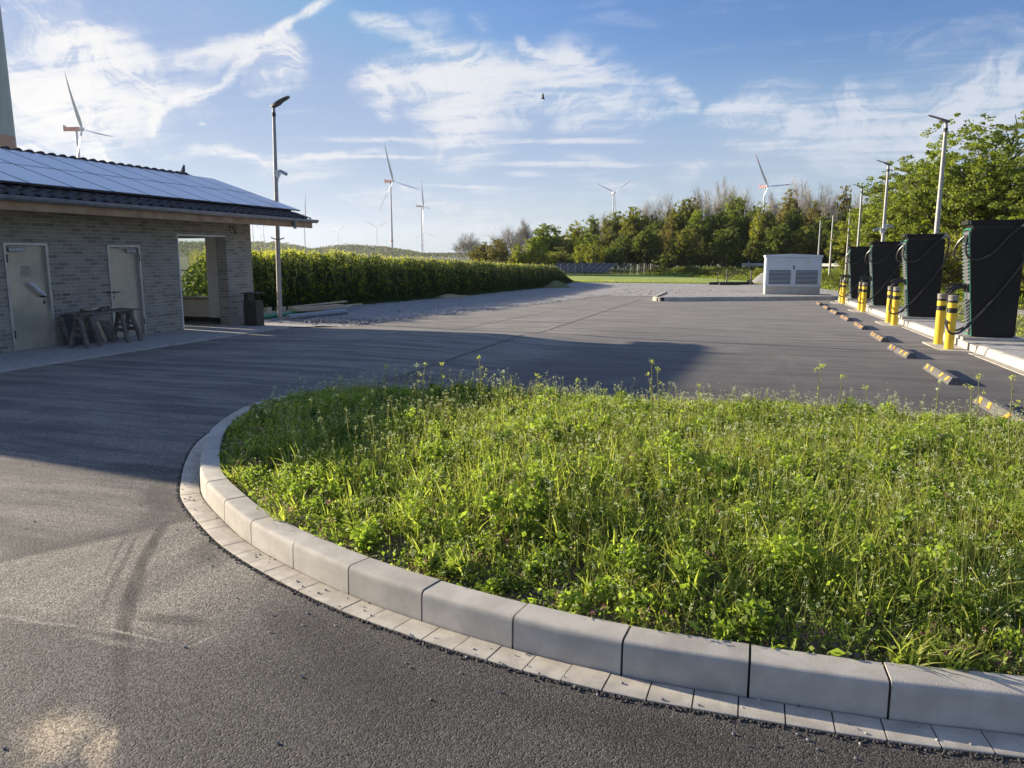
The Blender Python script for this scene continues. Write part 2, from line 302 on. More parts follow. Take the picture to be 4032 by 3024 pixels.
# ---------------------------------------------------------------- materials
def asphalt_mat():
    m = bpy.data.materials.new('asphalt_surface'); m.use_nodes = True
    nt = m.node_tree; p = nt.nodes['Principled BSDF']
    pos = node(nt, 'ShaderNodeNewGeometry').outputs['Position']
    sx, sy, sz = node(nt, 'ShaderNodeSeparateXYZ', {0: pos}).outputs
    p2 = node(nt, 'ShaderNodeCombineXYZ', {0: sx, 1: sy}).outputs[0]
    fine = node(nt, 'ShaderNodeTexVoronoi', {'Vector': VM(nt, 'ADD', p2, VM(nt, 'MULTIPLY', noise(nt, p2, 60.0, 2, .5, dim='2D').outputs['Color'], (.012, .012, 0))), 'Scale': 140.0, 'Randomness': 1.0}, feature='F1', voronoi_dimensions='2D')
    vcol = node(nt, 'ShaderNodeSeparateColor', {0: fine.outputs['Color']}).outputs[0]
    med = noise(nt, p2, 38.0, 5, .65).outputs['Fac']
    n1 = noise(nt, p2, .55, 6, .62, .8).outputs['Fac']
    st = node(nt, 'ShaderNodeMapping', {'Vector': p2, 'Scale': (1.0, .16, 1.0), 'Rotation': (0, 0, R(6))}).outputs[0]
    n2 = noise(nt, st, 2.2, 7, .68, .3).outputs['Fac']
    st3 = node(nt, 'ShaderNodeMapping', {'Vector': p2, 'Scale': (.22, 1.5, 1.0), 'Rotation': (0, 0, R(-10))}).outputs[0]
    n3 = noise(nt, st3, 1.6, 7, .7).outputs['Fac']
    # base tone: fresh dark lane right of the seam, older and dustier on the left
    old = smooth(nt, M(nt, 'ADD', sx, M(nt, 'MULTIPLY', smooth(nt, sy, 30, 45), 0.6)), -5.06, -4.98, 1.0, 0.0)
    near = smooth(nt, sy, 9.95, 10.0, 1.0, 0.0)
    old = M(nt, 'MAXIMUM', old, M(nt, 'MULTIPLY', near, .75))
    c = mixc(nt, old, (.098, .093, .087), (.128, .121, .110))
    # right-hand bay strip laid darker
    rt = smooth(nt, M(nt, 'ADD', sx, M(nt, 'MULTIPLY', n1, .06)), -.72, -.66)
    c = mixc(nt, M(nt, 'MULTIPLY', rt, .30), c, (.078, .074, .070))
    # dust
    dust = M(nt, 'MULTIPLY', smooth(nt, n1, .42, .70), smooth(nt, n2, .35, .68))
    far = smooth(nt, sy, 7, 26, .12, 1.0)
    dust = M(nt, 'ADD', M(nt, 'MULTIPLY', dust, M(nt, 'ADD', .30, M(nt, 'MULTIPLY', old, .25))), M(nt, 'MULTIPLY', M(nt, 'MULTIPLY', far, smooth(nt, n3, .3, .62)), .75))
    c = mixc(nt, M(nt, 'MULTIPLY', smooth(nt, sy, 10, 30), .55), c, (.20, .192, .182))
    c = mixc(nt, dust, c, (.33, .31, .28))
    WN = noise(nt, p2, 2.2, 4, .6, dim='2D').outputs['Color']
    def ell(cx, cy, ax, ay, rot, lo=1.0, hi=.2, wn=.5):
        wv = VM(nt, 'ADD', p2, VM(nt, 'MULTIPLY', VM(nt, 'SUBTRACT', WN, (.5, .5, .5)), (wn, wn, 0)))
        mp = node(nt, 'ShaderNodeMapping', {'Vector': wv, 'Location': (cx, cy, 0), 'Rotation': (0, 0, R(rot)), 'Scale': (ax, ay, 1)}, vector_type='TEXTURE').outputs[0]
        l = node(nt, 'ShaderNodeVectorMath', {0: mp}, operation='LENGTH').outputs['Value']
        return node(nt, 'ShaderNodeMapRange', {0: l, 1: lo, 2: hi, 3: 0, 4: 1}, interpolation_type='SMOOTHSTEP').outputs[0]
    # pale dusty sweep in front of the island
    e1 = ell(-3.9, 3.1, 1.7, .85, 35)
    pd = M(nt, 'ADD', M(nt, 'MULTIPLY', M(nt, 'ADD', sx, 3.85), .877), M(nt, 'MULTIPLY', M(nt, 'SUBTRACT', sy, 3.6), -.48))
    wn_ = M(nt, 'MULTIPLY', M(nt, 'SUBTRACT', noise(nt, p2, 3.0, 4, .6).outputs['Fac'], .5), .25)
    zone = M(nt, 'MULTIPLY', smooth(nt, M(nt, 'ADD', pd, M(nt, 'MULTIPLY', wn_, .4)), -.02, .07), M(nt, 'MULTIPLY', smooth(nt, M(nt, 'ADD', sy, M(nt, 'MULTIPLY', wn_, .5)), 2.60, 2.78), smooth(nt, M(nt, 'ADD', sx, wn_), -1.9, -2.9)))
    c = mixc(nt, M(nt, 'MULTIPLY', zone, M(nt, 'ADD', .26, M(nt, 'MULTIPLY', smooth(nt, n2, .33, .60), .52))), c, (.40, .36, .295))
    up_ = M(nt, 'MULTIPLY', smooth(nt, pd, .0, -.25), smooth(nt, n3, .40, .62)); c = mixc(nt, M(nt, 'MULTIPLY', M(nt, 'MULTIPLY', up_, smooth(nt, sx, -3.2, -4.2)), .60), c, (.36, .33, .28))
    e2 = ell(-5.4, 2.9, 1.3, .55, 5)
    c = mixc(nt, M(nt, 'MULTIPLY', e2, .6), c, (.38, .35, .31))
    pass
    # old dark tyre scuffs
    for (cx, cy, ax, ay, rot, k) in ((-3.52, 3.80, .34, .05, 120, .6), (-3.36, 3.53, .40, .055, 122, .6), (-3.12, 3.18, .46, .06, 127, .62), (-2.90, 2.88, .46, .06, 129, .62), (-2.62, 2.56, .42, .055, 131, .5), (-2.30, 2.20, .36, .05, 131, .35), (-3.42, 3.42, .55, .022, 124, .5), (-3.50, 3.42, .5, .018, 124, .4), (-3.2, 3.08, .5, .02, 127, .4), (-2.62, 2.86, .24, .07, 5, .55), (-3.75, 3.72, .75, .07, 60, .4), (-2.4, 1.9, .5, .09, 128, .4)):
        c = mixc(nt, M(nt, 'MULTIPLY', ell(cx, cy, ax, ay, rot, 1.0, .45, .03), k), c, (.045, .043, .042))
    # thin pale mud lines
    for (cx, cy, ax, ay, rot, k) in ((-3.3, 2.655, .55, .028, 3, .6), (-2.7, 2.69, .30, .016, -3, .75), (-2.32, 2.74, .16, .012, 70, .7), (-2.75, 2.60, .35, .04, 2, .35), (-4.0, 2.62, .5, .03, 3, .5)):
        c = mixc(nt, M(nt, 'MULTIPLY', ell(cx, cy, ax, ay, rot, 1.0, .2, .07), k), c, (.44, .40, .33))
    # sand spilled at the near edge
    s1 = ell(-2.40, 1.97, .24, .15, 150, 1.15, .2, .35); s2 = ell(-2.12, 1.93, .20, .07, 140, 1.05, .3, .3)
    sand = M(nt, 'MAXIMUM', s1, M(nt, 'MULTIPLY', s2, .9))
    c = mixc(nt, M(nt, 'MULTIPLY', sand, .66), c, (.74, .60, .41))
    wf = M(nt, 'MULTIPLY', ell(3.3, 30, .5, 1.3, 0, 1.0, .2, .8), .35); c = mixc(nt, wf, c, (.34, .29, .23))
    nd = M(nt, 'MULTIPLY', M(nt, 'MULTIPLY', smooth(nt, M(nt, 'ADD', sx, M(nt, 'MULTIPLY', wn_, 3.0)), -2.7, -1.1), smooth(nt, sy, 4.2, 3.3)), .62)
    c = mixc(nt, nd, c, (.062, .057, .053))
    # darker rich binder close to the gutter stones and along the near right
    for (cx, cy, ax, ay, rot, k) in ((-1.75, 2.88, .75, .20, -24, .55), (-.5, 2.66, .9, .20, -6, .50), (-1.4, 2.55, .8, .30, -15, .45), (-4.05, 4.4, .16, .8, 40, .6), (.6, 2.5, 1.2, .35, 0, .35), (-3.0, 3.62, .5, .1, -38, .35)):
        c = mixc(nt, M(nt, 'MULTIPLY', ell(cx, cy, ax, ay, rot, 1.0, .2, .25), k), c, (.050, .045, .042))
    # aggregate speckle
    crack = smooth(nt, fine.outputs['Distance'], .42, .72)
    k = M(nt, 'SUBTRACT', M(nt, 'ADD', .55, M(nt, 'MULTIPLY', M(nt, 'POWER', vcol, 1.6), 1.05)), M(nt, 'MULTIPLY', crack, .45))
    c = mixc(nt, smooth(nt, sy, 16, 5, .45, .95), c, mixc(nt, 1.0, c, node(nt, 'ShaderNodeCombineColor', {0: k, 1: k, 2: k}).outputs[0], 'MULTIPLY'))
    pits = smooth(nt, med, .62, .74)
    c = mixc(nt, M(nt, 'MULTIPLY', pits, .6), c, (.022, .021, .02))
    # darker rough rim beside the gutter stones is part of the laid mat
    nt.links.new(c, p.inputs['Base Color'])
    p.inputs['Roughness'].default_value = .82; p.inputs['Specular IOR Level'].default_value = .38
    h = M(nt, 'ADD', M(nt, 'MULTIPLY', M(nt, 'POWER', fine.outputs['Distance'], 2.0), -1.2), M(nt, 'ADD', M(nt, 'MULTIPLY', vcol, .55), M(nt, 'MULTIPLY', med, .25)))
    amp = M(nt, 'MULTIPLY', smooth(nt, sy, 12, 4, .25, 1.0), M(nt, 'SUBTRACT', 1.0, M(nt, 'MULTIPLY', sand, .6)))
    bmp = node(nt, 'ShaderNodeBump', {'Height': h, 'Strength': amp, 'Distance': .0026})
    nt.links.new(bmp.outputs[0], p.inputs['Normal'])
    return m

def brick_mat(name, c1, c2, mortar, bw=.245, rh=.0735, bias=-.15, msize=.006, axis='auto', rough=.85, offset=.5, bumpd=.003):
    m = bpy.data.materials.new(name); m.use_nodes = True
    nt = m.node_tree; p = nt.nodes['Principled BSDF']
    g = node(nt, 'ShaderNodeNewGeometry'); pos = g.outputs['Position']
    x, y, z = node(nt, 'ShaderNodeSeparateXYZ', {0: pos}).outputs
    nx, ny, nz = node(nt, 'ShaderNodeSeparateXYZ', {0: g.outputs['True Normal']}).outputs
    if axis == 'auto':
        isx = M(nt, 'GREATER_THAN', M(nt, 'ABSOLUTE', nx), .7)
        u = M(nt, 'ADD', M(nt, 'MULTIPLY', y, isx), M(nt, 'MULTIPLY', x, M(nt, 'SUBTRACT', 1.0, isx)))
        vec = node(nt, 'ShaderNodeCombineXYZ', {0: u, 1: z}).outputs[0]
    else:
        vec = node(nt, 'ShaderNodeCombineXYZ', {0: y, 1: x}).outputs[0]
    b = node(nt, 'ShaderNodeTexBrick', {'Vector': vec, 'Color1': (*c1, 1), 'Color2': (*c2, 1), 'Mortar': (*mortar, 1), 'Scale': 1.0,
             'Mortar Size': msize, 'Mortar Smooth': .15, 'Bias': bias, 'Brick Width': bw, 'Row Height': rh}, offset=offset, offset_frequency=2)
    n = noise(nt, pos, 14.0, 5, .65).outputs['Fac']; n2 = noise(nt, pos, .9, 4, .6).outputs['Fac']
    k = M(nt, 'ADD', .74, M(nt, 'ADD', M(nt, 'MULTIPLY', n, .32), M(nt, 'MULTIPLY', n2, .2)))
    c = mixc(nt, 1.0, b.outputs['Color'], node(nt, 'ShaderNodeCombineColor', {0: k, 1: k, 2: k}).outputs[0], 'MULTIPLY')
    nt.links.new(c, p.inputs['Base Color']); p.inputs['Roughness'].default_value = rough
    h = M(nt, 'ADD', M(nt, 'MULTIPLY', b.outputs['Fac'], -1.0), M(nt, 'MULTIPLY', n, .3))
    bm = node(nt, 'ShaderNodeBump', {'Height': h, 'Strength': .8, 'Distance': bumpd}); nt.links.new(bm.outputs[0], p.inputs['Normal'])
    return m
def gravel_mat():
    m = bpy.data.materials.new('gravel_stones'); m.use_nodes = True
    nt = m.node_tree; p = nt.nodes['Principled BSDF']
    pos = node(nt, 'ShaderNodeNewGeometry').outputs['Position']
    v = node(nt, 'ShaderNodeTexVoronoi', {'Vector': pos, 'Scale': 24.0}, feature='F1')
    v2 = node(nt, 'ShaderNodeTexVoronoi', {'Vector': pos, 'Scale': 5.0}, feature='F1')
    g = node(nt, 'ShaderNodeSeparateColor', {0: v.outputs['Color']}).outputs[0]
    n = noise(nt, pos, .6, 6, .65).outputs['Fac']
    c = mixc(nt, g, (.17, .168, .175), (.56, .545, .535))
    c = mixc(nt, M(nt, 'MULTIPLY', smooth(nt, n, .52, .72), .55), c, (.30, .265, .22))
    nt.links.new(c, p.inputs['Base Color']); p.inputs['Roughness'].default_value = .9
    h = M(nt, 'ADD', M(nt, 'MULTIPLY', v.outputs['Distance'], -.8), M(nt, 'MULTIPLY', v2.outputs['Distance'], -.7))
    b = node(nt, 'ShaderNodeBump', {'Height': h, 'Strength': 1.0, 'Distance': .05}); nt.links.new(b.outputs[0], p.inputs['Normal'])
    return m

MA = asphalt_mat()
MBRICK = brick_mat('grey_facing_brick', (.315, .285, .230), (.125, .113, .094), (.43, .395, .33), bias=-.35)
MPAVE = brick_mat('concrete_pavers', (.45, .43, .40), (.36, .35, .33), (.22, .21, .20), bw=.2, rh=.1, msize=.003, axis='flat', bias=0, bumpd=.0015)
MGRAV = gravel_mat()
def stone_vary(m, amt):     # every cast block differs a little in tone
    nt = m.node_tree; p = nt.nodes['Principled BSDF']; l = p.inputs['Base Color'].links[0].from_socket
    r = node(nt, 'ShaderNodeObjectInfo').outputs['Random']; pos = node(nt, 'ShaderNodeNewGeometry').outputs['Position']
    st = smooth(nt, noise(nt, pos, 3.5, 6, .7).outputs['Fac'], .52, .72); sp = smooth(nt, noise(nt, pos, 90.0, 3, .6).outputs['Fac'], .66, .74)
    k = M(nt, 'SUBTRACT', M(nt, 'ADD', 1 - amt / 2, M(nt, 'MULTIPLY', r, amt)), M(nt, 'ADD', M(nt, 'MULTIPLY', st, .13), M(nt, 'MULTIPLY', sp, .22)))
    nt.links.new(mixc(nt, 1.0, l, node(nt, 'ShaderNodeCombineColor', {0: k, 1: k, 2: k}).outputs[0], 'MULTIPLY'), p.inputs['Base Color']); return m
MKERB = mat('kerb_concrete', (.46, .432, .38), .82, .10, 6, bump=.0012, bscale=160, spec=.3)
MKERB2 = mat('light_kerb_concrete', (.50, .47, .41), .85, .10, 5, bump=.001, bscale=120, spec=.3)
stone_vary(MKERB, .16); stone_vary(MKERB2, .12)
MSETT = mat('gutter_concrete', (.50, .46, .39), .85, .14, 9, bump=.001, bscale=200, spec=.3)
stone_vary(MSETT, 0)
MJOINT = mat('dark_joint', (.035, .033, .03), .95, .3, 30)
MSOIL = mat('soil', (.17, .13, .09), .95, 0, 7, bump=.02, bscale=35, color2=(.085, .066, .048))
MFIELD = mat('field_soil', (.075, .105, .035), .95, 0, .8, color2=(.05, .07, .025))
MLAWN = mat('lawn_turf', (.34, .42, .07), .9, 0, .35, bump=.02, bscale=9, color2=(.24, .32, .05), coord='Object')
MVERGE = mat('verge_turf', (.15, .18, .045), .9, 0, .9, bump=.04, bscale=12, color2=(.16, .125, .07))
MPATH = mat('path_concrete', (.36, .34, .30), .85, .1, 2)
MPLASTER = mat('beige_plaster', (.78, .72, .60), .8, .04, 12)
MWHITE = mat('white_panel', (.80, .79, .76), .6, .03, 5)
MDARKG = mat('dark_grey', (.05, .048, .046), .7, .1, 20)
MSTEEL = mat('steel_door', (.52, .47, .36), .40, 0, 1.6, metal=.35, color2=(.38, .35, .28))
MFRAME = mat('steel_frame', (.50, .49, .45), .45, .1, 5, metal=.6)
MZINC = mat('zinc', (.30, .33, .36), .42, .12, 6, metal=.75)
MGALV = mat('galvanised_steel', (.38, .375, .36), .6, .15, 14, metal=.3)
MTILE = mat('roof_tile', (.020, .019, .019), .62, .2, 12)
MWOOD = mat('fascia_timber', (.50, .33, .19), .75, 0, 3, color2=(.36, .22, .12))
MSOFFIT = mat('soffit_timber', (.42, .30, .18), .8, .12, 5)
MOLDW = mat('weathered_timber', (.20, .175, .145), .85, 0, 9, color2=(.11, .095, .08))
MPLANK = mat('fresh_plank', (.62, .50, .34), .75, 0, 5, color2=(.48, .37, .24))
MBLACK = mat('black_plastic', (.018, .018, .018), .5, .2, 20)
MCHARG = mat('charger_black', (.024, .0225, .0205), .8, spec=.25, var=.15, vscale=90, bump=.0006, bscale=300)
MCABLE = mat('cable_rubber', (.030, .029, .028), .35, .05, 20)
MLOUV = mat('louvre_grey', (.14, .145, .15), .45, .08, 20)
MGREEN = mat('green_trim', (.06, .46, .28), .4, .05, 20)
MYEL = mat('yellow_paint', (.78, .52, .035), .38, .04, 6)
MBAND = mat('black_band', (.015, .014, .013), .45, .1, 20)
MCAP = mat('grey_cap', (.26, .24, .21), .6, .2, 30)
MHEAD = mat('lamp_housing', (.13, .135, .14), .5, .05, 9)
MORANGE = mat('orange_reflector', (.95, .40, .02), .35, .03, 40)
MRUB = mat('rubber', (.115, .11, .105), .8, .15, 40, bump=.001, bscale=150)
MBOX = mat('cabinet_paint', (.52, .58, .64), .45, .03, 3)
MBOXB = mat('cabinet_base', (.50, .48, .44), .8, 0, 2, color2=(.44, .40, .34))
MTURB = mat('turbine_white', (.60, .63, .66), .5, .02, .02)
MRED = mat('turbine_orange', (.60, .10, .04), .5, .05, .1)
MTOWER = mat('tower_grey', (.40, .44, .40), .55, .05, .2)
MTBAND = mat('tower_orange', (.55, .26, .17), .55, .05, .2)
MBARK = mat('bark', (.095, .078, .058), .95, .25, 3)
MTWIG = mat('twig', (.42, .39, .335), .95, .2, 2)
MPVC = mat('grey_pipe', (.30, .31, .34), .4, .05, 8)
MGPIPE = mat('green_pipe', (.02, .22, .10), .4, .05, 8)
MBIN = mat('bin_brown', (.035, .031, .028), .55, .1, 12)
MBIRD = mat('bird_grey', (.10, .105, .12), .7, .3, 25)
MWARN = mat('warning_yellow', (.80, .60, .05), .5, .02, 10)
def glass_mat():
    m = bpy.data.materials.new('window_glass'); m.use_nodes = True; nt = m.node_tree; nt.nodes.clear()
    t = node(nt, 'ShaderNodeBsdfTransparent', {0: (.86, .90, .86, 1)}); g = node(nt, 'ShaderNodeBsdfGlossy', {0: (.9, .95, .95, 1), 'Roughness': .03})
    f = node(nt, 'ShaderNodeFresnel', {0: 1.45})
    mx = node(nt, 'ShaderNodeMixShader', {0: f.outputs[0], 1: t.outputs[0], 2: g.outputs[0]}); node(nt, 'ShaderNodeOutputMaterial', {0: mx.outputs[0]}); return m
MGLASS = glass_mat()
def pv_mat(name='pv_glare_glass', base=(.88, .83, .84), rough=.45, lines=True):  # near-white base: reflected sky glare is painted into the panel colour
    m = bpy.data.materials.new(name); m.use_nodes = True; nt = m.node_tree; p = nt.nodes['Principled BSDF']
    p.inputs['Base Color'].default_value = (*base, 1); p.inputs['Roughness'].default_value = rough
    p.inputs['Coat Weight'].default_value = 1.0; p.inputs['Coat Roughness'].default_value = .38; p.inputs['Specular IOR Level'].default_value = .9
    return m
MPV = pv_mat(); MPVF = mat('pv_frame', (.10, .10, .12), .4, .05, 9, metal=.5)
MPV2 = mat('field_pv', (.075, .072, .088), .5, .1, 1)

# ---------------------------------------------------------------- ground
def big_ground():
    def ax(lim, fine):
        a = list(np.arange(-fine, fine + .1, 4.0)); v = fine; st = 8
        while v < lim: v = min(v + st, lim); st *= 1.5; a = [-v] + a + [v]
        return a
    xs = ax(6000, 80); ys = ax(6000, 140); mb = MB()
    for y in ys:
        for x in xs: mb.v.append((x, y, gz(x, y) - .10))
    n = len(xs)
    for j in range(len(ys) - 1):
        for i in range(n - 1): a = j * n + i; mb.face((a, a + 1, a + n + 1, a + n))
    structure(mb.build('ground', MFIELD))
big_ground()
XL = lerp_tab([(-8, -10.86), (16, -10.86), (19.4, -10.86), (22.3, -10.83), (33, -9.4), (42.7, -8.42), (46, -8.1)])
ASPH_XR = lambda y: 4.46
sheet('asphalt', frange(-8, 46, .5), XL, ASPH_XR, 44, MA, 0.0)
XG = lerp_tab([(12, -17.0), (22, -16.9), (40, -16.3), (60, -16.4), (74, -16.2)])
sheet('gravel', frange(19.0, 46, .5), XG, lambda y: XL(y) + .25, 22, MGRAV, .006, jag=.07)
sheet('far_gravel', frange(45.2, 73.5, .75), XG, lambda y: 6.5, 40, MGRAV, .012, jag=.2, seed=2)
def kfar_y(x): return 38.75 + (x + 4.45) * .62
def far_fill():     # raised gravel apron behind the far kerb
    mb = MB(); n = 40
    for k in range(n + 1):
        x = -4.45 + 8.85 * k / n; y0 = kfar_y(x) + .19
        for j in range(21):
            y = y0 + (52 - y0) * j / 20; h = .145 * (1 - sm((y - y0 - 5) / 6)) + .03
            mb.v.append((x, y, gz(x, y) + h))
    for k in range(n):
        for j in range(20): i = k * 21 + j; mb.face((i, i + 21, i + 22, i + 1))
    structure(mb.build('raised_gravel', MGRAV, smooth=True))
far_fill()
sheet('lawn', frange(73, 126, 2), lambda y: -42, lambda y: 9.5, 14, MLAWN, .0)
sheet('verge', frange(-8, 74, 1), lambda y: 5.9, lambda y: 26, 16, MVERGE, -.02)
sheet('rear_ground', frange(-8, 19, 1), lambda y: -34, lambda y: -16.4, 10, MVERGE, -.03)
sheet('paved_walk', frange(-6, 20.7, .5), lambda y: -16.5 if y < 19.4 else -15.0, lerp_tab([(16.4, -10.82), (18.5, -11.2), (20.7, -13.6)]), 10, MPAVE, .016)
sheet('footpath', frange(20, 74, 1), lambda y: 9.3, lambda y: 10.7, 2, MPATH, .0)

# ---------------------------------------------------------------- kerbs
def catmull(P, k=8):
    out = []; n = len(P)
    for i in range(n - 1):
        p0, p1, p2, p3 = (Vector(P[max(i - 1, 0)]), Vector(P[i]), Vector(P[i + 1]), Vector(P[min(i + 2, n - 1)]))
        for j in range(k):
            t = j / k; out.append(.5 * ((2 * p1) + (-p0 + p2) * t + (2 * p0 - 5 * p1 + 4 * p2 - p3) * t * t + (-p0 + 3 * p1 - 3 * p2 + p3) * t ** 3))
    out.append(Vector(P[-1])); return out
def arclen(P):
    L = [0]
    for a, b in zip(P, P[1:]): L.append(L[-1] + (b - a).length)
    return L
def at_len(P, L, s):
    s = min(max(s, 0), L[-1] - 1e-6)
    import bisect
    i = max(0, min(bisect.bisect_right(L, s) - 1, len(P) - 2)); t = (s - L[i]) / (L[i + 1] - L[i])
    p = P[i].lerp(P[i + 1], t)
    a = at0(P, L, s - .06); b = at0(P, L, s + .06); d = (b - a).normalized()
    return p, Vector((d.y, -d.x))      # point, right-hand normal
def at0(P, L, s):
    import bisect
    s = min(max(s, 0), L[-1] - 1e-6); i = max(0, min(bisect.bisect_right(L, s) - 1, len(P) - 2)); t = (s - L[i]) / (L[i + 1] - L[i])
    return P[i].lerp(P[i + 1], t)
PROF = [(0, -.06), (.004, .128), (.007, .144), (.014, .154), (.026, .159), (.150, .161), (.150, -.06)]
def loft(mb, P, L, s0, s1, prof, n, shrink=0.0, dz=0.0):
    i0 = len(mb.v); k = len(prof)
    for j in range(n + 1):
        p, nr = at_len(P, L, s0 + (s1 - s0) * j / n); g = gz(p.x, p.y) + dz
        for u, z in prof: mb.v.append((p.x + nr.x * (u + shrink), p.y + nr.y * (u + shrink), g + z - shrink * .8))
    for j in range(n):
        for q in range(k - 1):
            a = i0 + j * k + q; mb.face((a, a + 1, a + k + 1, a + k))
    mb.face([i0 + q for q in range(k)]); mb.face([i0 + n * k + q for q in range(k)][::-1])
def kerb_line(P, blk, gap, prof, name, parent, m=MKERB, sub=3, joint=True, seed=1, phase=0.0):
    L = arclen(P); nb = max(1, round(L[-1] / blk)); b = L[-1] / nb; rng = random.Random(seed)
    for i in range(nb - (1 if phase else 0)):
        i += phase
        mb = MB(); loft(mb, P, L, i * b + gap / 2, (i + 1) * b - gap / 2, prof, sub, dz=rng.uniform(-.0025, .0025)); mb.build(name, m, parent, smooth=True)
    if joint:
        mb = MB(); loft(mb, P, L, .05, L[-1] - .05, [(u + (.012 if u < .1 else -.012), z - (.012 if z > 0 else 0)) for u, z in prof], max(4, int(L[-1] / .25))); mb.build('joint_filling', MJOINT, parent)
ISL = [(7.3, 4.3), (5, 3.70), (3, 3.30), (1.6, 3.06), (1.04, 3.02), (.6, 2.98), (.07, 2.975), (-.44, 2.99), (-.94, 3.07), (-1.43, 3.19), (-1.89, 3.34), (-2.34, 3.54),
       (-2.76, 3.76), (-3.11, 3.99), (-3.73, 4.49), (-4.05, 4.85), (-4.45, 5.38), (-4.82, 5.97), (-5.08, 6.6), (-5.22, 7.25), (-5.1, 7.85), (-4.7, 8.3), (-4.0, 8.62), (-3, 8.82), (-2, 8.88),
       (0, 8.9), (3.5, 8.9), (7.3, 8.9)]
ISLP = [Vector(p) for p in catmull(ISL, 8)]
k_is = thing('island_kerb', 'curved pale concrete kerb around the weedy planted island', 'kerb')
kerb_line(ISLP, .515, .010, PROF, 'kerb_stone', k_is, phase=.44)
def gutter():
    L = arclen(ISLP); mb = MB(); nb = round((L[-1]) / .172); b = L[-1] / nb; rng = random.Random(4)
    prof = [(-.145, -.03), (-.143, .009), (-.138, .0125), (-.012, .0125), (-.007, .009), (-.006, -.03)]
    for i in range(nb):
        loft(mb, ISLP, L, i * b + .003, (i + 1) * b - .003, prof, 1, dz=rng.uniform(-.0015, .0015))
    o = mb.build('gutter_stones', [MSETT], smooth=True); structure(o, 'row of square gutter stones at the foot of the island kerb')
    mb = MB(); loft(mb, ISLP, L, 0, L[-1], [(-.15, -.03), (-.15, .0045), (0.02, .0045), (0.02, -.03)], 220); structure(mb.build('gutter_bed', MJOINT))
gutter()
PROF_R = [(0, -.06), (.03, .09), (.05, .135), (.07, .15), (.16, .152), (.16, -.06)]
kr = thing('platform_kerb', 'straight sunlit kerb along the charger platform', 'kerb')
def kseg(y0, y1):
    P = [Vector((4.42, y)) for y in frange(y0, y1, .5)]
    kerb_line([Vector((p.x, p.y)) for p in P], .5 if y1 - y0 > 1 else .5, .006, PROF_R, 'kerb_stone', kr, MKERB2, sub=1)
kseg(-4, 17.55); kseg(19.65, 24.75); kseg(26.75, 32.05); kseg(34.05, 39.3); kseg(41.3, 43.9)
def platform():
    mb = MB(); ys = frange(-4, 44.2, 1)
    for y in ys:
        for x in (4.56, 5.92): mb.v.append((x, y, gz(x, y) + .149))
    for y in ys: mb.v.append((5.92, y, gz(5.92, y) - .1))
    n = len(ys)
    for j in range(n - 1):
        mb.face((2 * j, 2 * j + 1, 2 * j + 3, 2 * j + 2)); mb.face((2 * j + 1, 2 * n + j, 2 * n + j + 1, 2 * j + 3))
    structure(mb.build('charger_platform', MPAVE))
    mb = MB()
    for a, b in ((17.55, 19.65), (24.75, 26.75), (32.05, 34.05), (39.3, 41.3)):   # recesses where the bollards stand
        c = (a + b) / 2; g = gz(4.4, c)
        mb.box(3.83, a + .1, g - .1, 4.42, b - .1, g + .012); mb.box(4.42, a, g - .1, 4.57, b, g + .1495)
    structure(mb.build('bollard_footing', MKERB2))
    mb = MB()
    P = [Vector((4.41, y)) for y in frange(-4, 43.9, .5)]; L = arclen(P)
    nb = 240; b = L[-1] / nb
    for i in range(nb):
        y = -4 + i * b + b / 2
        if any(a - .2 < y < q + .2 for a, q in ((17.55, 19.65), (24.75, 26.75), (32.05, 34.05), (39.3, 41.3))): continue
        loft(mb, P, L, i * b + .004, (i + 1) * b - .004, [(-.16, -.03), (-.16, .010), (.0, .010), (0, -.03)], 1)
    structure(mb.build('lot_gutter', MSETT))
platform()
kf = thing('lot_end_kerb', 'low grey kerb across the far end of the parking lot', 'kerb')
PF = [(4.4, kfar_y(4.4)), (1.5, kfar_y(1.5)), (-1.5, kfar_y(-1.5)), (-3.6, kfar_y(-3.6)), (-4.2, kfar_y(-4.2) + .05), (-4.62, 39.3), (-4.75, 40.2), (-4.95, 45), (-5.1, 49)]
kerb_line([Vector(p) for p in catmull(PF, 6)], 1.0, .008, [(0, -.06), (.01, .17), (.025, .192), (.045, .20), (.18, .202), (.18, -.06)], 'kerb_stone', kf, MKERB, sub=3)

# pavement edging along the building forecourt, seams
mb = MB()
for y in frange(-6, 15.4, 1): mb.box(-10.86, y + .003, gz(-10.8, y) - .05, -10.78, y + .997, gz(-10.8, y) + .02)
structure(mb.build('paving_edging', MKERB))
def seam(xs, w, m, name, dz=.004):
    mb = MB()
    for (x0, y0), (x1, y1) in zip(xs, xs[1:]):
        d = Vector((x1 - x0, y1 - y0)).normalized(); n = Vector((-d.y, d.x)) * w / 2
        mb.quad((x0 - n.x, y0 - n.y, gz(x0, y0) + dz), (x1 - n.x, y1 - n.y, gz(x1, y1) + dz), (x1 + n.x, y1 + n.y, gz(x1, y1) + dz), (x0 + n.x, y0 + n.y, gz(x0, y0) + dz))
    structure(mb.build(name, m))
MSEAM = mat('seam_dust', (.17, .16, .145), .9, .2, 3)
MSEAM2 = mat('seam_tar', (.030, .029, .028), .7, .2, 3)
def wob(x0, x1, y0, y1, a, st=.5, seed=0):
    r = random.Random(seed); out = []
    for y in frange(y0, y1, st):
        t = (y - y0) / (y1 - y0); out.append((x0 + (x1 - x0) * t + r.uniform(-a, a), y))
    return out
seam(wob(-5.0, -5.5, 9.3, 42, .012), .045, MSEAM, 'asphalt_seam'); seam([(x + .035, y) for x, y in wob(-5.0, -5.5, 9.3, 42, .01, seed=3)], .02, MSEAM2, 'asphalt_joint', .003)
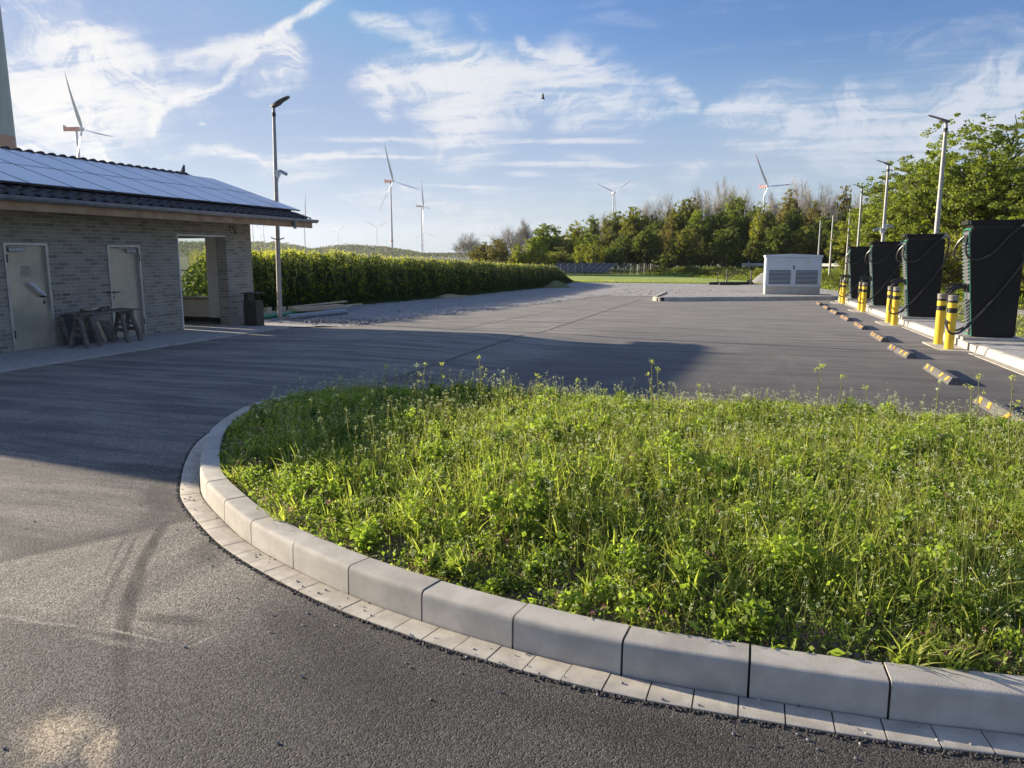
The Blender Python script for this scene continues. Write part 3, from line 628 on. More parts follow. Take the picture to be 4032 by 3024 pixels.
seam(wob(-7.75, -6.9, 11.5, 40, .012), .035, MSEAM, 'asphalt_seam'); 
r_ = random.Random(5); seam([(-5 + .3 * i, 9.95 + .012 * i + r_.uniform(-.01, .01)) for i in range(31)], .05, MSEAM, 'asphalt_seam')

# ---------------------------------------------------------------- the brick service building
WX, Y0, Y1, ZW = -12.76, 7.9, 17.85, 2.66
bld = thing('service_building', 'grey brick service building with a solar roof, at the side of the lot', 'building')
def walls():
    mb = MB(); t = .30
    # front wall with the porch opening y 15.06..16.80, z 0..2.24, and two door openings
    D = [(10.62, 11.54), (12.96, 13.87)]
    ys = [Y0, D[0][0], D[0][1], D[1][0], D[1][1], 15.06, 16.80, Y1]
    for i in range(7):
        a, b = ys[i], ys[i + 1]
        z0 = {1: 1.975, 3: 1.965, 5: 2.24}.get(i, -.1)
        mb.box(WX - t, a, z0, WX, b, ZW)
    # far gable wall with a window
    a, b = -15.15, -13.93
    X0 = -18.85
    for x0, x1, z0, z1 in ((X0, a, -.1, ZW), (a, b, -.1, .60), (a, b, 2.24, ZW), (b, WX - t, -.1, ZW)): mb.box(x0, Y1 - t, z0, x1, Y1, z1)
    # near gable wall and the rear wall with slots added for slits of sun
    mb.box(X0, Y0, -.1, WX - t, Y0 + t, ZW)
    mb.box(X0 - t, Y0, -.1, X0, 16.22, ZW); mb.box(X0 - t, 16.50, -.1, X0, 17.05, ZW); mb.box(X0 - t, 17.20, -.1, X0, Y1, ZW)
    mb.box(X0 - t, 16.22, 2.63, X0, 16.50, ZW); mb.box(X0 - t, 17.05, 2.3, X0, 17.20, ZW)
    # gable triangles
    for y in (Y0, Y1 - t):
        mb.prism([(WX, ZW), (-15.5, 3.72), (X0 - t, ZW)], (y + .002, y + t - .002), lambda u, v, w: (u, w, v))
    mb.build('wall', MBRICK, bld)
    mb = MB()      # plastered inside of the porch
    mb.box(X0 + .01, 14.80, -.05, WX - t - .005, 14.95, 2.60)
    for x0, x1, z0, z1 in ((X0 + .01, a - .0, .1, 2.6), (a, b, .1, .60), (a, b, 2.24, 2.6), (b, WX - t - .004, .1, 2.6)): mb.box(x0, Y1 - t - .03, z0, x1, Y1 - t - .003, z1)
    mb.build('inner_wall', MPLASTER, bld)
    mb = MB(); mb.box(X0, 14.96, -.05, WX - t - .01, Y1 - t - .045, .095 - .0); 
    mb2 = MB(); mb2.box(X0, Y1 - t - .045, -.02, WX - t - .01, Y1 - t - .031, .1); mb2.build('skirting', MDARKG, bld)
    mb = MB(); mb.box(X0, 14.96, 2.60, WX - t, Y1 - t - .03, 2.64); mb.build('ceiling', MPLASTER, bld)
    mb = MB(); mb.box(-13.86, 17.40, .10, -13.12, 17.50, 2.30); mb.build('partition_panel', MWHITE, bld)
    mb = MB(); mb.box(-13.86, 17.41, .0, -13.12, 17.51, .098); mb.build('skirting', MDARKG, bld)
    fr_ = MB(); fr_.box(WX - t - .02, 15.062, .0, WX + .004, 15.092, 2.238); fr_.box(WX - t - .02, 15.093, 2.205, WX + .004, 16.797, 2.238); fr_.build('opening_trim', MWHITE, bld)
    # window
    w = MB(); f = .045; yy = Y1 - .16
    for x0, x1, z0, z1 in ((a, a + f, .60, 2.24), (b - f, b, .60, 2.24), (a + f, b - f, .60, .60 + f), (a + f, b - f, 2.24 - f, 2.24)): w.box(x0 + .003, yy - .03, z0 + .003, x1 - .003, yy + .03, z1 - .003)
    wo = w.build('window', MWHITE, bld)
    g = MB(); g.box(a + f, yy - .004, .60 + f, b - f, yy + .004, 2.24 - f); g.build('pane', MGLASS, wo)
    s = MB(); s.box(a - .03, Y1 - t - .10, .565, b + .03, Y1 - t - .004, .595); s.build('sill', MWOOD, wo)
walls()
def door(y0, y1, ztop, hinge_low, tape):
    d = MB(); d.box(WX - .10, y0 + .05, .02, WX - .055, y1 - .05, ztop - .045); do = d.build('door', MSTEEL, bld, bevel=.003)
    f = MB()
    f.box(WX - .11, y0 + .002, .0, WX + .022, y0 + .05, ztop - .002); f.box(WX - .11, y1 - .05, .0, WX + .022, y1 - .002, ztop - .002); f.box(WX - .11, y0 + .05, ztop - .045, WX + .022, y1 - .05, ztop - .002)
    f.build('door_frame', MFRAME, do)
    hy = y1 - .13 if hinge_low else y0 + .13; s = -1 if hinge_low else 1
    h = MB(); h.tube([(WX - .055, hy, .98), (WX + .01, hy, .98)], .012, 8); h.tube([(WX + .005, hy, .98), (WX + .005, hy - s * -.12, .985)] if not hinge_low else [(WX + .005, hy, .98), (WX + .005, hy - .12, .985)], .011, 8)
    h.lathe([(.027, 0), (.027, .008)], 14); 
    h.v = [(v if i < len(h.v) - 28 else (WX - .05 + v[2], hy + v[0], .98 + v[1])) for i, v in enumerate(h.v)]
    h.build('handle', MBLACK, do, smooth=True)
    h = MB(); h.box(WX - .055, hy - .018, .84, WX - .045, hy + .018, .90); h.build('keyhole_plate', MDARKG, do)
    c = MB(); cy = (y0 + .12, y0 + .42) if hinge_low else (y1 - .36, y1 - .10)
    c.box(WX - .055, cy[0], ztop - .16, WX + .005, cy[1], ztop - .09); c.build('door_closer', MZINC, do, bevel=.006)
    c = MB(); c.beam((WX + .012, cy[0] + (.02 if hinge_low else .22), ztop - .075), (WX + .03, cy[0] + (.45 if hinge_low else -.25), ztop - .06), .012, .014); c.build('closer_arm', MZINC, do)
    hg = y0 + .05 if hinge_low else y1 - .05
    for z in (.25, 1.62):
        q = MB(); q.tube([(WX + .028, hg, z), (WX + .028, hg, z + .15)], .011, 8); q.build('hinge', MDARKG, do, smooth=True)
    if tape:     # ghost of a removed notice, and a tie hanging from the handle
        q = MB(); q.box(WX - .055, 10.98, 1.36, WX - .0525, 11.18, 1.56); q.build('notice_residue', mat('notice_residue', (.33, .31, .25), .7, .1, 20), do)
        tp = MB(); pts = [(WX + .02, 11.40, 1.00), (WX + .03, 11.33, 1.04), (WX + .035, 11.22, 1.12), (WX + .03, 11.14, 1.21), (WX + .02, 11.09, 1.245), (WX - .02, 11.07, 1.235)]
        tp.tube(pts, [.02, .03, .035, .035, .026, .012], 8); tp.build('hanging_cloth', mat('white_cloth', (.66, .66, .68), .8, .1, 20), do, smooth=True)
    return do
door(10.62, 11.54, 1.975, True, True); door(12.96, 13.87, 1.965, False, False)
for y, z in ((11.80, .99), (12.86, .985)):
    m_ = MB(); m_.tube([(WX - .02, y, z), (WX + .05, y + .02, z + .012), (WX + .07, y + .09, z)], .009, 6); m_.build('door_stop', MBLACK, bld, smooth=True)
# coiled cable end high on the pillar
m_ = MB(); m_.tube([(WX + .02, 17.1 + .13 * math.cos(a), 2.42 + .13 * math.sin(a)) for a in np.linspace(0, 6, 26)], .006, 6)
m_.tube([(WX + .02, 17.08, 2.5), (WX + .03, 17.12, 2.42), (WX + .02, 17.2, 2.30)], .012, 6); m_.build('cable_coil', MDARKG, bld, smooth=True)

# roof: pantiles in waves, ridge caps, gutter, fascia
RY0, RY1, XE, XR_, ZE, ZR = 7.3, 19.6, -11.98, -15.5, 2.735, 3.905
def roof():
    mb = MB(); sl = (ZR - ZE) / (XE - XR_); per = .30
    prof = [(0, 0), (.05, .004), (.10, .035), (.145, .052), (.19, .040), (.235, .006)]
    cols = []; y = RY0
    while y < RY1 - .01:
        for u, h in prof:
            if y + u <= RY1: cols.append((y + u, h))
        y += per
    cols.append((RY1, .03))
    ncourse = 11; n = len(cols)
    for sgn in (1, -1):
        for c in range(ncourse):
            ta, tb = c / ncourse, (c + 1) / ncourse
            i = len(mb.v)
            for t, lift in ((ta, .028), (ta, 0.0 if c else -.02), (tb + .004, .0)):
                pass
            rows = [(ta, .002), (ta, .030), (tb, .004)]
            for t, lift in rows:
                X = XE + (XR_ - XE) * t
                X = X if sgn == 1 else 2 * XR_ - X
                for yy, h in cols: mb.v.append((X, yy, ZE + (ZR - ZE) * t + h + lift))
            for r in range(2):
                for k in range(n - 1):
                    a = i + r * n + k; mb.face((a, a + 1, a + n + 1, a + n))
    ro = mb.build('roof', MTILE, bld, smooth=False)
    for p in ro.data.polygons: p.use_smooth = True
    ro.data.set_sharp_from_angle(angle=R(35))
    d = MB()      # deck under the tiles
    d.prism([(XE - .03, ZE - .06), (XR_, ZR - .03), (2 * XR_ - XE + .03, ZE - .06), (2 * XR_ - XE + .03, ZE - .17), (XR_, ZR - .16), (XE - .03, ZE - .17)], (RY0 + .02, RY1 - .02), lambda u, v, w: (u, w, v))
    d.build('soffit', MSOFFIT, ro)
    b = MB(); b.box(XE - .01, RY0, ZE - .23, XE + .025, RY1 + .0, ZE - .045); b.build('fascia', MWOOD, ro)
    b = MB()
    for xx in (XE, ): 
        for k in range(2):
            x0, x1 = (XE, XR_) if k == 0 else (XR_, 2 * XR_ - XE)
            z0, z1 = (ZE - .10, ZR - .09) if k == 0 else (ZR - .09, ZE - .10)
            b.beam((x0, RY1 - .0, z0), (x1, RY1 - .0, z1), .03, .17, up=(0, 0, 1))
    b.build('verge_board', MWOOD, ro)
    # gutter: half-round trough
    g = MB(); cx, cz, r = XE + .085, ZE - .01, .078; ys = frange(RY0 - .1, RY1 + .13, 1.0)
    arc = [(cx + r * math.cos(a), cz + r * math.sin(a)) for a in np.linspace(math.pi, 2 * math.pi, 10)]
    arc2 = [(cx + (r - .006) * math.cos(a), cz + (r - .006) * math.sin(a)) for a in np.linspace(2 * math.pi, math.pi, 10)]
    g.prism(arc + arc2, (ys[0], ys[-1]), lambda u, v, w: (u, w, v))
    g.tube([(cx + r, ys[0], cz + .004), (cx + r, ys[-1], cz + .004)], .010, 8)
    for y in ys[1:-1]: g.prism([(cx + (r + .004) * math.cos(a), cz + (r + .004) * math.sin(a)) for a in np.linspace(math.pi, 2 * math.pi, 8)] + [(cx + r * .9 * math.cos(a), cz + r * .9 * math.sin(a)) for a in np.linspace(2 * math.pi, math.pi, 8)], (y - .012, y + .012), lambda u, v, w: (u, w, v))
    for y in ys[:1] + ys[-1:]: g.prism(arc, (y - .003, y + .003), lambda u, v, w: (u, w, v))
    g.build('gutter', MZINC, ro, smooth=True)
    s = MB(); s.lathe([(.085, 0), (.075, -.06), (.045, -.12), (.040, -.19), (.046, -.195), (.046, -.215)][::-1], 14, (cx, 18.62)); s.v = [(a, b, c + cz - r * .6) for a, b, c in s.v]
    s.build('downpipe_outlet', MZINC, ro, smooth=True)
    # ridge
    rg = MB(); y = RY0
    while y < 18.95:
        L = .34; i = len(rg.v); nseg = 8
        for w, rr in ((y, .125), (y + .07, .158), (y + .08, .102), (y + .30, .090)):
            for k in range(nseg + 1):
                a = math.pi * k / nseg; rg.v.append((XR_ + rr * 1.1 * math.cos(a), w, ZR + .055 + rr * .75 * math.sin(a)))
        for q in range(3):
            for k in range(nseg): a = i + q * (nseg + 1) + k; rg.face((a, a + 1, a + nseg + 2, a + nseg + 1))
        y += .292
    rg.build('ridge_tiles', MTILE, ro, smooth=True)
    # solar modules: two rows portrait, 0.98 m pitch
    k = (ZR - ZE) / (XE - XR_)
    yb = 19.88
    while yb > 7.5:
        for (xa, xb) in ((-12.50, -13.95), (-13.975, -15.40)):
            za, zb = ZE + (XE - xa) * k + .125, ZE + (XE - xb) * k + .125
            p = MB(); ya = yb - .952
            nrm = Vector((math.sin(math.atan(k)), 0, math.cos(math.atan(k)))) * .035
            p.hexa([(xa - nrm.x, ya, za - nrm.z), (xa - nrm.x, yb, za - nrm.z), (xb - nrm.x, yb, zb - nrm.z), (xb - nrm.x, ya, zb - nrm.z), (xa, ya, za), (xa, yb, za), (xb, yb, zb), (xb, ya, zb)])
            po = p.build('solar_panel', MPVF, bld)
            g = MB(); e = .011; n2 = nrm.normalized() * .0015
            g.quad(*[(x + n2.x, y, z + n2.z) for x, y, z in ((xa - e, ya + e, za + e * k), (xa - e, yb - e, za + e * k), (xb + e, yb - e, zb - e * k), (xb + e, ya + e, zb - e * k))])
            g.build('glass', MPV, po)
        yb -= .98
    rl = MB()
    for X in (-12.85, -13.6, -14.35, -15.1): 
        z = ZE + (XE - X) * k + .075; rl.box(X - .02, 8.0, z - .02, X + .02, 19.75, z + .025)
    rl.build('panel_rail', MDARKG, bld)
roof()

# ---------------------------------------------------------------- trash bin, trestles, boards
t = thing('litter_bin', 'dark brown square litter bin with a flat lid, beside the brick pillar', 'litter bin', (-12.22, 17.05, gz(-12.22, 17.05) + .016), R(4)); t.scale = (.9, .9, 1)
b = MB(); b.box(-.20, -.20, .01, .20, .20, .64); b.build('body', MBIN, t, bevel=.008)
b = MB(); b.box(.201, -.08, .50, .206, .08, .575); b.build('opening', MBLACK, t); b = MB(); b.box(-.08, -.206, .50, .08, -.201, .575); b.build('opening', MBLACK, t)
b = MB(); b.box(-.26, -.25, .83, .26, .25, .852); b.build('lid', MDARKG, t, bevel=.004)
b = MB(); b.box(-.19, -.17, .64, -.06, .17, .83); b.build('lid_support', MBIN, t)
b = MB(); b.box(-.205, -.205, 0, .205, .205, .02); b.build('base', MBLACK, t)

def trestle(y, label, x=-12.10):
    t = thing('trestle', label, 'trestle', (x, y, .018), R(random.Random(int(y * 10)).uniform(-6, 6)), 'trestles under the work board')
    m = MB(); m.beam((0, -.20, .585), (0, .20, .585), .08, .08); m.build('top_beam', MOLDW, t)
    for sx in (-1, 1):
        for sy in (-1, 1):
            l = MB(); l.beam((sx * .035, sy * .13, .56), (sx * .19, sy * .17, .0), .048, .075, up=(0, 1, 0)); l.build('leg', MOLDW, t)
    for sy in (-1, 1):
        l = MB(); l.beam((-.12, sy * .17, .25), (.12, sy * .17, .25), .03, .07); l.build('brace', MOLDW, t)
        l = MB(); l.beam((-.085, sy * .15, .36), (.085, sy * .15, .36), .03, .05); l.build('brace', MOLDW, t)
trestle(11.60, 'weathered wooden trestle beside the door with the hanging cloth'); trestle(12.62, 'weathered wooden trestle in front of the plain steel door')
m = MB(); m.box(-12.30, 11.42, .644, -11.95, 12.86, .672); m.box(-12.28, 11.5, .6725, -12.22, 12.8, .69)
tag(m.build('work_board', MOLDW), 'rough stained board lying across both wooden trestles', 'board')
rr = random.Random(8); t = thing('scrap_heap', 'small heap of offcuts and scraps on the work board', 'scraps')
for k in range(9):
    m = MB(); y = rr.uniform(11.6, 12.8); x = rr.uniform(-12.22, -12.0); a = rr.uniform(0, 3)
    m.beam((x - .05 * math.cos(a), y - .08 * math.sin(a), .70 + .01 * (k % 3)), (x + .05 * math.cos(a), y + .08 * math.sin(a), .705 + .02 * (k % 3)), .03, .025); m.build('offcut', rr.choice([MOLDW, MPLANK, MDARKG]), t)
def lean(y0, y1, h, th, xb, m, label, name='leaning_board', cat='board', tilt=.16):
    b = MB(); b.hexa([(xb, y0, .02), (xb + th, y0, .02), (xb + th, y1, .02), (xb, y1, .02), (xb - tilt, y0, h), (xb - tilt + th, y0, h), (xb - tilt + th, y1, h), (xb - tilt, y1, h)])
    tag(b.build(name, m), label, cat)
lean(11.66, 12.25, .62, .025, -12.54, MDARKG, 'dark sheet leaning on the brick wall behind the trestle', tilt=.18)
lean(11.58, 11.64, .58, .05, -12.50, MOLDW, 'narrow weathered board leaning on the wall by the door frame', tilt=.2)
lean(12.42, 12.50, .42, .03, -12.50, MPLANK, 'short pale lath leaning on the wall between the trestles', tilt=.18)
lean(12.56, 12.80, .40, .02, -12.50, MOLDW, 'short grey panel leaning on the wall between the trestles', tilt=.2)

# ---------------------------------------------------------------- timber, pipes by the lamp post
def log_box(name, a, b, w, h, m, label, cat='plank', group='building timber stacked by the lamp post'):
    mb = MB(); mb.beam(a, b, w, h); tag(mb.build(name, m, bevel=.004), label, cat, group)
zg = lambda x, y, h: (x, y, gz(x, y) + h)
log_box('plank', zg(-15.3, 21.7, .06), zg(-15.15, 25.2, .06), .22, .05, MPLANK, 'lowest pale plank of the timber pile, on the ground')
log_box('plank', zg(-15.62, 22.0, .115), zg(-15.25, 24.6, .115), .2, .045, MPLANK, 'pale plank in the middle of the pile, ending at the stub blocks')
log_box('plank', zg(-14.85, 22.9, .17), zg(-14.5, 26.0, .19), .45, .05, MPLANK, 'wide grey-topped board lying on the pile right of the lamp post')
log_box('plank', zg(-14.95, 22.95, .225), zg(-14.62, 25.7, .245), .30, .04, MPLANK, 'second wide board, on top of the widest board of the pile')
log_box('plank', zg(-15.3, 23.4, .25), zg(-14.9, 26.6, .33), .16, .045, MPLANK, 'narrow plank slanting up at the top of the timber pile')
log_box('plank', zg(-15.5, 24.5, .12), zg(-14.6, 27.3, .20), .14, .045, MPLANK, 'longest narrow plank sticking out of the far end of the pile')
log_box('timber_block', zg(-15.75, 22.6, .2), zg(-15.7, 22.85, .2), .13, .14, MPLANK, 'cut beam end standing on the planks, nearer the bin', 'timber block', 'cut beam ends on the pile')
log_box('timber_block', zg(-15.6, 23.1, .2), zg(-15.5, 23.4, .2), .14, .14, MPLANK, 'cut beam end standing on the planks, nearer the lamp post', 'timber block', 'cut beam ends on the pile')
m = MB(); m.tube([zg(-13.75, 20.9, .09), zg(-13.55, 24.2, .10)], .085, 16); tag(m.build('drain_pipe', MPVC, smooth=True), 'long grey plastic pipe on the gravel in front of the planks', 'pipe')
m = MB(); m.tube([zg(-14.5, 20.5, .09), zg(-15.0, 23.8, .09)], .08, 16); tag(m.build('drain_pipe', MGPIPE, smooth=True), 'green plastic pipe on the ground below the planks', 'pipe')
m = MB(); m.tube([zg(-13.9, 20.2, .045), zg(-14.1, 22.8, .045)], .035, 10); tag(m.build('drain_pipe', MPVC, smooth=True), 'thin grey pipe at the very front of the timber pile', 'pipe')

# ---------------------------------------------------------------- lamp posts
def head(parent, ang, m=MHEAD, L=.68):
    # flat teardrop luminaire, tilted up
    c, s = math.cos(ang), math.sin(ang); mb = MB(); n = 11
    xs = np.linspace(-.10, L, n); i = 0
    for k, x in enumerate(xs):
        t = (x + .10) / (L + .10); w = .075 + .055 * math.sin(min(1, t * 1.5) * math.pi / 2) * (1 - .55 * max(0, t - .6) / .4)
        th = .075 if t < .38 else .075 - .048 * sm((t - .38) / .16); z = .0 + .26 * t * .8
        if k in (0, n - 1): w *= .55; th *= .55
        top = z + .055; bot = top - th
        for (u, v) in ((-w, top - .022), (-w * .6, top), (w * .6, top), (w, top - .022), (w * .9, bot), (-w * .9, bot)):
            mb.v.append((x * c - u * s, x * s + u * c, v))
    for k in range(n - 1):
        for j in range(6): a = k * 6 + j; b = k * 6 + (j + 1) % 6; mb.face((a, b, b + 6, a + 6))
    mb.face(range(6)[::-1]); mb.face(range((n - 1) * 6, n * 6))
    return mb.build('lamp_head', m, parent, smooth=True)
def lamp(x, y, H, ang, label, cams=(), base=0.0, group=None, headless=False, name='lamp_post', r0=.075, r1=.045):
    t = thing(name, label, 'lamp post' if not headless else 'pole', (x, y, gz(x, y) + base), 0, group)
    p = MB(); p.lathe([(r0, -.15), (r0, .9), (r0 * .93, 2.2), (r1 * 1.05, H - .25), (r1, H - .05)], 14); p.build('pole', MGALV, t, smooth=True)
    if not headless:
        p = MB(); p.lathe([(.034, H - .26), (.034, H)], 12); p.lathe([(r1 + .012, H - .28), (r1 + .012, H - .17)], 12); p.build('spigot', MDARKG, t, smooth=True)
        h = head(t, ang, L=.68 if H > 6.31 else .50); h.location = (0, 0, H - .02)
    else:
        p = MB(); p.lathe([(r1 * .98, H - .05), (r1 * .98, H - .03), (r1 * .5, H)], 12); p.build('cap', MGALV, t, smooth=True)
    p = MB(); p.lathe([(r0 + .09, -.05), (r0 + .09, .02), (r0 + .015, .03)], 14); p.build('base', MKERB, t)
    for cz, ca in cams:
        q = MB(); rr_ = r0 * .8
        q.lathe([(rr_ + .01, cz - .02), (rr_ + .01, cz + .02)], 14)
        q.lathe([(rr_ + .01, cz + .10), (rr_ + .01, cz + .13)], 14)
        d = Vector((math.cos(ca), math.sin(ca), 0)); o = d * (rr_ + .03)
        q.beam(o + Vector((0, 0, cz - .06)), o + Vector((0, 0, cz + .15)), .09, .07, up=d)
        q.tube([o + Vector((0, 0, cz + .0)), o + d * .12 + Vector((0, 0, cz + .02))], .018, 8)
        q.tube([o + Vector((0, 0, cz - .05)), o + d * .01 + Vector((0, 0, cz - .17))], .012, 8)
        co = q.build('camera_bracket', MWHITE, t)
        q = MB(); q.beam(o + d * .07 + Vector((0, 0, cz + .13)), o + d * .34 + Vector((0, 0, cz + .02)), .085, .085); q.build('security_camera', mat('camera_housing', (.34, .36, .40), .5, .05, 9), co, bevel=.008)
    return t
# the left post is the tallest one in view
lp = lamp(-13.87, 20.66, 6.33, R(-18), 'tall lamp post with a camera, rising behind the corner of the roof', cams=((4.36, R(-10)),))
lp.rotation_euler[1] = R(1.25)      # leans a little, as the real one does
w_ = MB(); w_.tube([(.20 * math.cos(a), .20 * math.sin(a), 2.50 + .03 * math.sin(a * 2)) for a in np.linspace(.3, 6.5, 30)], .009, 6); w_.build('wire_loop', MDARKG, lp, smooth=True)
for x, y, H, lab, cm in ((5.42, 27.0, 5.93, 'lamp post right behind the second nearest charger, tallest on the right', ()),
                         (5.56, 38.3, 6.05, 'lamp post rising behind the third nearest charger', ((3.2, R(190)), (3.35, R(20)))),
                         (5.95, 50.0, 6.28, 'lamp post rising behind the farthest charger', ())):
    lamp(x, y, H, R(178), lab, cm, .12 if y < 44 else 0, group='lamp posts along the chargers', r0=.085, r1=.05)
lamp(6.9, 64.0, 6.05, R(178), 'lamp post standing on the grass left of the farthest charger', (), 0, group='lamp posts along the chargers', r0=.085, r1=.05)
lamp(6.6, 73.5, 6.0, 0, 'bare pole without a lamp, between the cabinet and the lamp posts', (), 0, headless=True, name='bare_pole', r0=.10, r1=.06)
lamp(6.55, 86.0, 6.1, 0, 'bare pole rising behind the white cabinet', (), 0, headless=True, name='bare_pole', r0=.10, r1=.06)

# ---------------------------------------------------------------- chargers
def charger():
    t = thing('charging_station', '', 'charging station', (0, 0, 0), 0, 'black charging stations along the platform')
    cx = lambda zx, zy: (zx * .001637 - .717, 2.576 - zy * .001637)      # x from the front face, height
    mapf = lambda u, v, w: (u, w, v)
    b = MB(); b.box(-.20, -.09, -.02, .97, .62, .05); b.build('concrete_plinth', MKERB2, t, bevel=.008)
    b = MB(); b.prism([(.04, .045), (.75, .045), (.77, .09), (.02, .09)], (.03, .49), mapf); b.build('foot', MBLACK, t)
    b = MB(); b.prism([(0.0, .09), (.02, .07), (.79, .07), (.815, .10), (.86, .62), (.95, 1.55), (1.02, 2.30), (.02, 2.30), (-.015, 2.24), (-.03, 2.1), (-.02, 1.1)], (0, .52), mapf); bo = b.build('body', MCHARG, t, bevel=.012)
    b = MB()
    for z in (2.165, .205): b.box(.01, -.0035, z, .90 if z < 1 else .985, .0, z + .006)
    b.build('panel_gap', MBLACK, bo)
    b = MB(); b.prism([(-.09, 2.38), (-.08, 2.455), (-.06, 2.465), (1.01, 2.475), (1.04, 2.46), (1.035, 2.37), (1.02, 2.365), (.04, 2.365)], (-.03, .55), mapf); b.build('canopy', MCHARG, t, bevel=.008)
    b = MB(); b.prism([(.04, 2.295), (.98, 2.30), (1.0, 2.37), (.0, 2.37)], (.03, .49), mapf); b.build('neck', MBLACK, t)
    b = MB()
    for yy in (-.034, .534): b.box(-.05, yy, 2.38, -.03, yy + .02, 2.46); b.box(1.0, yy, 2.34, 1.035, yy + .02, 2.50)
    b.build('canopy_bracket', MGALV, t)
    # front: louvred grey panel with a green rim
    b = MB(); fx = lambda z: -.03 if z > 2.1 else (-.03 + .03 * (2.1 - z) / 2.0)
    b.hexa([(fx(.1) - .012, .015, .10), (fx(.1) + .03, .015, .10), (fx(.1) + .03, .505, .10), (fx(.1) - .012, .505, .10), (-.052, .015, 2.22), (.01, .015, 2.26), (.01, .505, 2.26), (-.052, .505, 2.22)])
    fr = b.build('front_panel', MLOUV, t, bevel=.006)
    b = MB()
    z = .20
    while z < 1.98:
        if not (.86 < z < 1.20):
            x = fx(z) - .016 - .022 * (z / 2.2); b.prism([(x, z), (x - .030, z + .012), (x - .030, z + .030), (x, z + .052)], (.04, .48), mapf)
        z += .0735
    b.build('louvre_slats', MLOUV, fr)
    b = MB(); e = .013
    for y in (.004, .503):
        b.beam((fx(.08) - .018, y + .006, .085), (-.060, y + .006, 2.20), .009, .014, up=(1, 0, 0)); b.beam((-.060, y + .006, 2.20), (-.02, y + .006, 2.285), .014, .02, up=(1, 0, 0))
    b.beam((-.018, .01, 2.29), (-.018, .51, 2.29), .02, .014); b.beam((fx(.08) - .018, .01, .085), (fx(.08) - .018, .51, .085), .02, .014)
    b.build('green_rim', MGREEN, fr)
    b = MB(); b.quad((-.064, .10, 1.98), (-.064, .42, 1.98), (-.068, .42, 2.17), (-.068, .10, 2.17)); b.build('screen', MBLACK, fr)
    # connectors in their holsters
    for i, y in enumerate((.06, .34)):
        b = MB(); b.box(-.075, y - .005, .98, -.03, y + .13, 1.16); h = b.build('holster', MGALV if False else MBLACK, t, bevel=.01)
        b = MB(); b.tube([(-.05, y + .06, 1.10), (-.20, y + .06, 1.095), (-.34, y + .05, 1.03), (-.45, y + .04, .91)], [.048, .044, .032, .022], 10)
        b.tube([(-.14, y + .06, 1.13), (-.27, y + .06, 1.15), (-.40, y + .05, 1.115), (-.46, y + .05, 1.05)], [.018, .016, .016, .015], 8); b.build('plug', MBLACK, t, smooth=True)
    # cables
    def cab(pts, r=.023):
        P = catmull(pts, 6); b = MB(); b.tube(P, r, 8); b.build('cable', MCABLE, t, smooth=True)
    cab([(.90, -.05, 2.33), (.69, -.06, 2.15), (.48, -.05, 1.90), (.33, -.06, 1.76), (.20, -.06, 1.685), (.04, -.07, 1.66), (-.09, -.06, 1.72), (-.13, -.02, 1.86), (-.10, .05, 2.03), (-.06, .10, 2.14)])
    cab([(-.05, .42, 2.14), (-.15, .50, 2.02), (-.21, .58, 1.85), (-.20, .62, 1.72), (-.12, .60, 1.66), (.1, .585, 1.72), (.5, .585, 1.95), (.95, .56, 2.33)])
    cab([(1.04, -.04, 2.40), (1.10, -.05, 2.28), (1.08, -.05, 2.08), (.92, -.06, 1.59), (.56, -.06, 1.07), (.20, -.08, .62), (-.02, -.2, .42), (-.30, -.62, .26), (-.47, -.88, .20), (-.62, -1.0, .20), (-.68, -.92, .30), (-.60, -.60, .50), (-.50, -.2, .72), (-.45, .08, .90)])
    cab([(1.04, .56, 2.38), (1.10, .58, 2.1), (.95, .60, 1.4), (.5, .60, .7), (.1, .62, .3), (-.15, .66, .13), (-.32, .7, .20), (-.45, .6, .45), (-.50, .5, .7), (-.45, .38, .90)])
    b = MB(); b.tube([(.86, -.05, 2.30), (.92, -.05, 2.34), (1.0, -.05, 2.42), (1.07, -.05, 2.40), (1.09, -.05, 2.32)], [.014, .018, .02, .018, .014], 8); b.build('cable_arm', MGALV, t, smooth=True)
    b = MB(); b.box(.62, -.004, .37, .66, 0, .39); b.box(.70, -.004, .38, .74, 0, .395); b.build('side_marking', MDARKG, t)
    for ch in t.children_recursive:      # the whole front leans out over the parking side
        for v in ch.data.vertices:
            v.co.x -= .088 * max(0.0, v.co.z); v.co.z *= 1.03
    return t
c0 = charger()
CY = [18.84, 26.08, 33.38, 40.65]; CX = [4.66, 4.68, 4.71, 4.73]
LAB = ['nearest black charging station, its cable sweeping round the yellow bollards', 'second nearest black charging station, in front of the tallest right lamp post',
       'third nearest black charging station, between two others', 'farthest and smallest black charging station, at the lot end']
for i in range(4):
    loc = (CX[i], CY[i], gz(CX[i], CY[i]) + .165)
    if i == 0: c0.location = loc; c0['label'] = LAB[0]
    else: dup(c0, LAB[i], loc, R([0, 0, -1, 1][i]))

